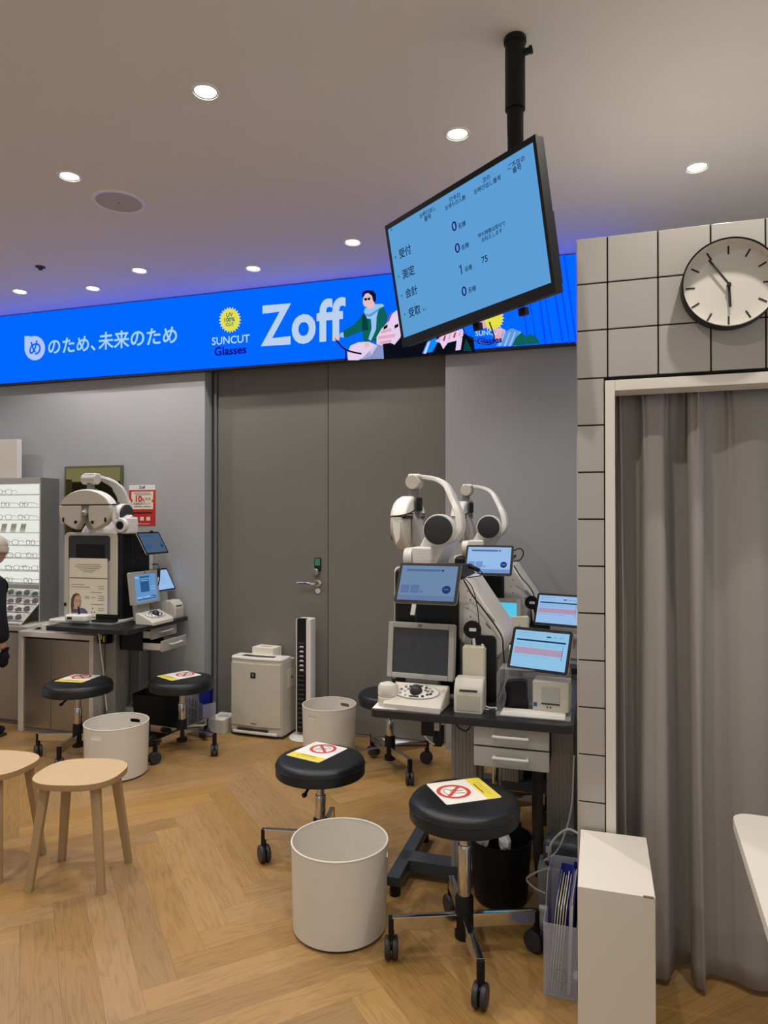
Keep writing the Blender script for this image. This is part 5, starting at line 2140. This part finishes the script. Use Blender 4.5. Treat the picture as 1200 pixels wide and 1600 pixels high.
cs = thing('cable_sleeve', 'black cable sleeve hanging from the front desk beside its right column', 'cable sleeve', (-.226, 2.62, 0))
b = B()
b.tube([(.0, .12, .70), (.004, .10, .55), (.004, .06, .40), (.012, .03, .26), (.02, .02, .17)], .02, 10, flat=(.021, .013, Vector((1, 0, 0))), m='black')
b.done('sleeve', parent=cs)
gb = thing('adapter_box', 'dark grey round-edged power box behind the file box', 'adapter', (-.125, 2.585, .255), R(-6))
b = B()
b.bx(-.065, .07, -.045, .045, 0, .095, .022, 4, m='slate')
b.done('housing', parent=gb)
b = B()
b.bx(-.052, -.032, -.047, -.044, .05, .072, .001, m='ltgrey')
b.done('sticker', parent=gb)
st = thing('floor_socket_box', 'grey box standing on the floor behind the front file box, under the power box', 'box', (-.135, 2.585, 0))
b = B()
b.bx(-.075, .07, -.05, .06, 0, .253, .006, m='midgrey')
b.done('body', parent=st)
b = B()
b.bx(-.074, -.030, -.075, -.05, .0, .06, .004, m='white')
b.bx(-.068, -.036, -.085, -.06, .07, .13, .004, m='white')
b.done('plugs', parent=st)


def cable(label, pts, r, m_, name='cable'):
    o = Vector(pts[0])
    t = thing(name, label, 'cable', o)
    b = B()
    b.tube([Vector(p) - o for p in pts], r, 7, 6, m=m_)
    b.done('sheath', parent=t)
    return t


def P(x, y, Y):
    return atY(x, y, Y)


cable('thin grey cable hanging from the front desk down to the file box', [P(897, 1180, 2.57), P(893, 1260, 2.55), P(880, 1310, 2.53), P(868, 1332, 2.52), P(850, 1345, 2.5)], .003, 'greycable')
cable('thick grey cable looped over the file box beside the tiled wall', [P(903, 1302, 2.48), P(888, 1296, 2.49), P(872, 1305, 2.5), P(860, 1322, 2.5), P(857, 1345, 2.5)], .0045, 'greycable')
cable('grey cable looping out left of the front file box', [P(856, 1357, 2.44), P(836, 1364, 2.46), P(823, 1374, 2.47), P(836, 1388, 2.46), P(852, 1396, 2.46)], .0035, 'greycable')
cable('black cable from the front tablet down the white rear cover to the desk', [P(724, 905, 2.74), P(738, 930, 2.80), P(755, 952, 2.80), P(772, 975, 2.80), P(784, 995, 2.80), P(786, 1012, 2.80), P(787, 1060, 2.81), P(770, 1108, 2.80)], .0032, 'blackcable')
cable('thin black cable hanging in front of the occluder stand', [P(722, 900, 2.72), P(738, 918, 2.74), P(746, 950, 2.78), P(750, 985, 2.80), P(757, 1005, 2.80), P(768, 1030, 2.80), P(775, 1050, 2.81)], .002, 'blackcable')
a1 = thing('cable_adapter', 'small black cable adapter in front of the bright rear tablet', 'adapter', P(741, 888, 2.95))
b = B()
b.cyl((-.024, 0, .010), (.024, 0, -.010), .0095, seg=12, bev=.003, m='black')
b.tube([(.024, 0, -.01), (.034, .0, -.018), (.028, .0, -.03), (0, -.02, -.035), (-.05, -.06, -.04), (-.075, -.12, -.03)], .0022, 6, m='blackcable')
b.tube([(-.024, 0, .01), (-.045, -.03, .012), (-.06, -.10, .0), (-.066, -.16, -.01)], .0022, 6, m='blackcable')
b.done('adapter_body', parent=a1)
cable('black cable coiled at the right edge of the bright rear tablet', [P(799, 862, 3.66), P(812, 857, 3.66), P(818, 864, 3.66), P(812, 875, 3.66), P(800, 876, 3.66), P(806, 868, 3.66), P(800, 870, 3.66)], .0032, 'blackcable')
cable('black cable down the rear white cover beside the booth', [P(803, 884, 3.75), P(815, 903, 3.77), P(828, 918, 3.77), P(835, 935, 3.77), P(833, 970, 3.77), P(834, 1000, 3.78)], .003, 'blackcable')
cable('black cable hanging under the front desk beside the left column', [P(709, 1122, 2.70), P(715, 1135, 2.68), P(728, 1142, 2.68), P(736, 1132, 2.69), P(734, 1123, 2.72)], .003, 'blackcable')
cable('white cable bundle on the front desk between printer and acrylic stand', [P(752, 1101, 2.69), P(765, 1106, 2.70), P(775, 1106, 2.70), P(772, 1111, 2.69), P(756, 1108, 2.68)], .004, 'white')
cable('black handset cable between the left monitor and its tablet', [P(237, 882, 4.10), P(246, 882, 4.10), P(249, 890, 4.08), P(249, 905, 4.08), P(247, 915, 4.08)], .004, 'blackcable')
hs_ = thing('handset', 'black pen handset hanging beside the left monitor', 'handset', P(248, 895, 4.085))
b = B()
b.cyl((0, 0, .03), (0, 0, -.03), .012, .010, seg=16, bev=.003, m='black')
b.done('grip', parent=hs_)
cable('white cable hanging from the left desk down behind the stool', [P(154, 985, 3.90), P(158, 1020, 3.90), P(162, 1050, 3.91), P(164, 1080, 3.92), P(167, 1110, 3.92)], .005, 'white')
cable('thin white cable below the left pulled-out drawers', [P(264, 1003, 4.36), P(262, 1030, 4.36), P(260, 1060, 4.36), P(258, 1095, 4.36)], .002, 'greycable')
cable('grey cable behind the left black waste bin', [P(200, 1106, 4.18), P(212, 1088, 4.2), P(228, 1070, 4.22), P(232, 1062, 4.22)], .004, 'greycable')
cable('grey cable arching behind the left stool post', [P(232, 1095, 4.2), P(243, 1084, 4.22), P(262, 1086, 4.22), P(272, 1090, 4.22)], .004, 'greycable')
ss = thing('power_strip', 'white power strip beside the left black waste bin', 'power strip', P(205, 1110, 4.19), R(6))
b = B()
b.bx(-.045, .045, -.02, .02, -.02, .02, .005, m='white')
b.done('body', parent=ss)
b = B()
for x in (-.025, .0, .025):
    b.bx(x - .007, x + .007, -.008, .008, .02, .026, .001, m='offwhite')
b.done('sockets', parent=ss)
jb = thing('adapter_box', 'black switch box under the front edge of the left desk', 'adapter', P(164, 997, 3.95))
b = B()
b.bx(-.04, .04, -.03, .03, -.035, .047, .004, m='black')
b.done('housing', parent=jb)
b = B()
b.bx(-.012, .0, -.032, -.029, -.005, .03, m='yellow')
b.bx(.012, .022, -.032, -.029, -.02, .02, m='yellow')
b.done('stickers', parent=jb)

# ------------------------------------------------------------------ the person at the left edge
pr = thing('person', 'person at the left edge in a black coat and beige knitted hat, stooping', 'person', (-4.07, 3.66, 0), R(-6))


def skin(name, verts, edges, radii, m_, parent, sub=2, root=0):
    me = bpy.data.meshes.new(name)
    me.from_pydata(verts, edges, [])
    o = bpy.data.objects.new(name, me)
    COL.objects.link(o)
    o.modifiers.new('skin', 'SKIN')
    if not me.skin_vertices:
        me.attributes.new
    for i, sv in enumerate(me.skin_vertices[0].data):
        r_ = radii[i]
        sv.radius = (r_, r_) if not isinstance(r_, tuple) else r_
        sv.use_root = (i == root)
    sd = o.modifiers.new('sub', 'SUBSURF')
    sd.levels = sub
    sd.render_levels = sub
    dg = bpy.context.evaluated_depsgraph_get()
    m2 = bpy.data.meshes.new_from_object(o.evaluated_get(dg))
    bpy.data.objects.remove(o)
    m2.name = name
    m2.materials.clear()
    m2.materials.append(M[m_])
    m2.shade_smooth()
    o2 = bpy.data.objects.new(name, m2)
    COL.objects.link(o2)
    o2.parent = parent
    return o2


# y is forward (towards the display), x to the person's right
V = [(0, 0, .72), (0, .02, .86), (0, .06, 1.0), (0, .10, 1.10), (0, .125, 1.155), (0, .15, 1.22), (0, .165, 1.28),
     (.085, 0, .68), (.095, .01, .39), (.095, -.02, .07), (.098, .09, .035),
     (-.085, 0, .68), (-.095, .01, .39), (-.095, -.02, .07), (-.098, .09, .035),
     (.12, .09, 1.06), (.147, .075, .84), (.145, .12, .64), (.143, .13, .60),
     (-.12, .09, 1.06), (-.147, .075, .84), (-.145, .12, .64), (-.143, .13, .60)]
Eg = [(0, 1), (1, 2), (2, 3), (3, 4), (4, 5), (5, 6), (0, 7), (7, 8), (8, 9), (9, 10), (0, 11), (11, 12), (12, 13), (13, 14), (3, 15), (15, 16), (16, 17), (17, 18), (3, 19), (19, 20), (20, 21), (21, 22)]
Rd = [.13, .12, .125, .115, .05, .075, .07, .08, .058, .042, .038, .08, .058, .042, .038, .052, .042, .034, .032, .052, .042, .034, .032]
skin('body', V, Eg, Rd, 'skin', pr)
# hands: palm and five fingers each
for sd in (-1, 1):
    hv = [(sd * .143, .133, .60), (sd * .142, .142, .545)]
    he = [(0, 1)]
    hr = [.026, .026]
    for k in range(4):
        by = .142 + (k - 1.5) * .0165
        i0 = len(hv)
        q = .008 * (1.5 - abs(k - 1.5))
        hv += [(sd * .141, by, .522), (sd * .136, by + .002, .497 - q), (sd * .126, by + .003, .478 - q)]
        he += [(1, i0), (i0, i0 + 1), (i0 + 1, i0 + 2)]
        hr += [.009, .0085, .0075]
    i0 = len(hv)
    hv += [(sd * .130, .168, .575), (sd * .126, .186, .545), (sd * .122, .192, .52)]
    he += [(0, i0), (i0, i0 + 1), (i0 + 1, i0 + 2)]
    hr += [.0105, .009, .008]
    skin('gloved_hand', hv, he, hr, 'coat', pr)
skin('coat', [(0, 0, .66), (0, .01, .78), (0, .05, .95), (0, .095, 1.09), (0, .11, 1.14), (.10, -.02, .56), (-.10, -.02, .56), (.125, .085, 1.05), (.150, .075, .86), (.150, .10, .72), (.148, .115, .64), (-.125, .085, 1.05), (-.150, .075, .86), (-.150, .10, .72), (-.148, .115, .64)],
     [(0, 1), (1, 2), (2, 3), (3, 4), (0, 5), (0, 6), (3, 7), (7, 8), (8, 9), (9, 10), (3, 11), (11, 12), (12, 13), (13, 14)],
     [.165, .15, .15, .13, .075, .12, .12, .075, .066, .064, .058, .075, .066, .064, .058], 'coat', pr)
skin('trousers', [(0, 0, .66), (.095, .005, .56), (.10, .012, .36), (.10, -.015, .10), (-.095, .005, .56), (-.10, .012, .36), (-.10, -.015, .10)], [(0, 1), (1, 2), (2, 3), (0, 4), (4, 5), (5, 6)], [.12, .10, .078, .068, .10, .078, .068], 'coat', pr)
for sd in (-1, 1):
    b = B()
    b.ball((sd * .098, .05, .04), (.05, .135, .042), m='black')
    b.bx(sd * .098 - .045, sd * .098 + .045, -.07, .17, 0, .02, .008, m='charcoal')
    b.done('shoe', parent=pr)
b = B()
b.ball((0, .165, 1.275), (.072, .092, .105), m='skin')
b.ball((0, .262, 1.262), (.012, .018, .016), m='skin', seg=12)
for sd in (-1, 1):
    b.ball((sd * .074, .155, 1.27), (.010, .018, .028), m='skin', seg=12)
    b.ball((sd * .028, .243, 1.285), (.011, .008, .007), m='ink', seg=12)
b.box((0, .247, 1.222), (.038, .01, .007), .003, m='sign_red')
b.done('face', parent=pr)
b = B()
b.ball((0, .150, 1.315), (.098, .108, .078), m='knit')
b.lathe([(.088, 0), (.097, .006), (.100, .025), (.097, .045), (.088, .05)], 36, xf=Matrix.Translation((0, .152, 1.262)) @ Euler((R(-6), 0, 0)).to_matrix().to_4x4(), m='knit', sy=1.1)
b.done('knitted_hat', parent=pr)
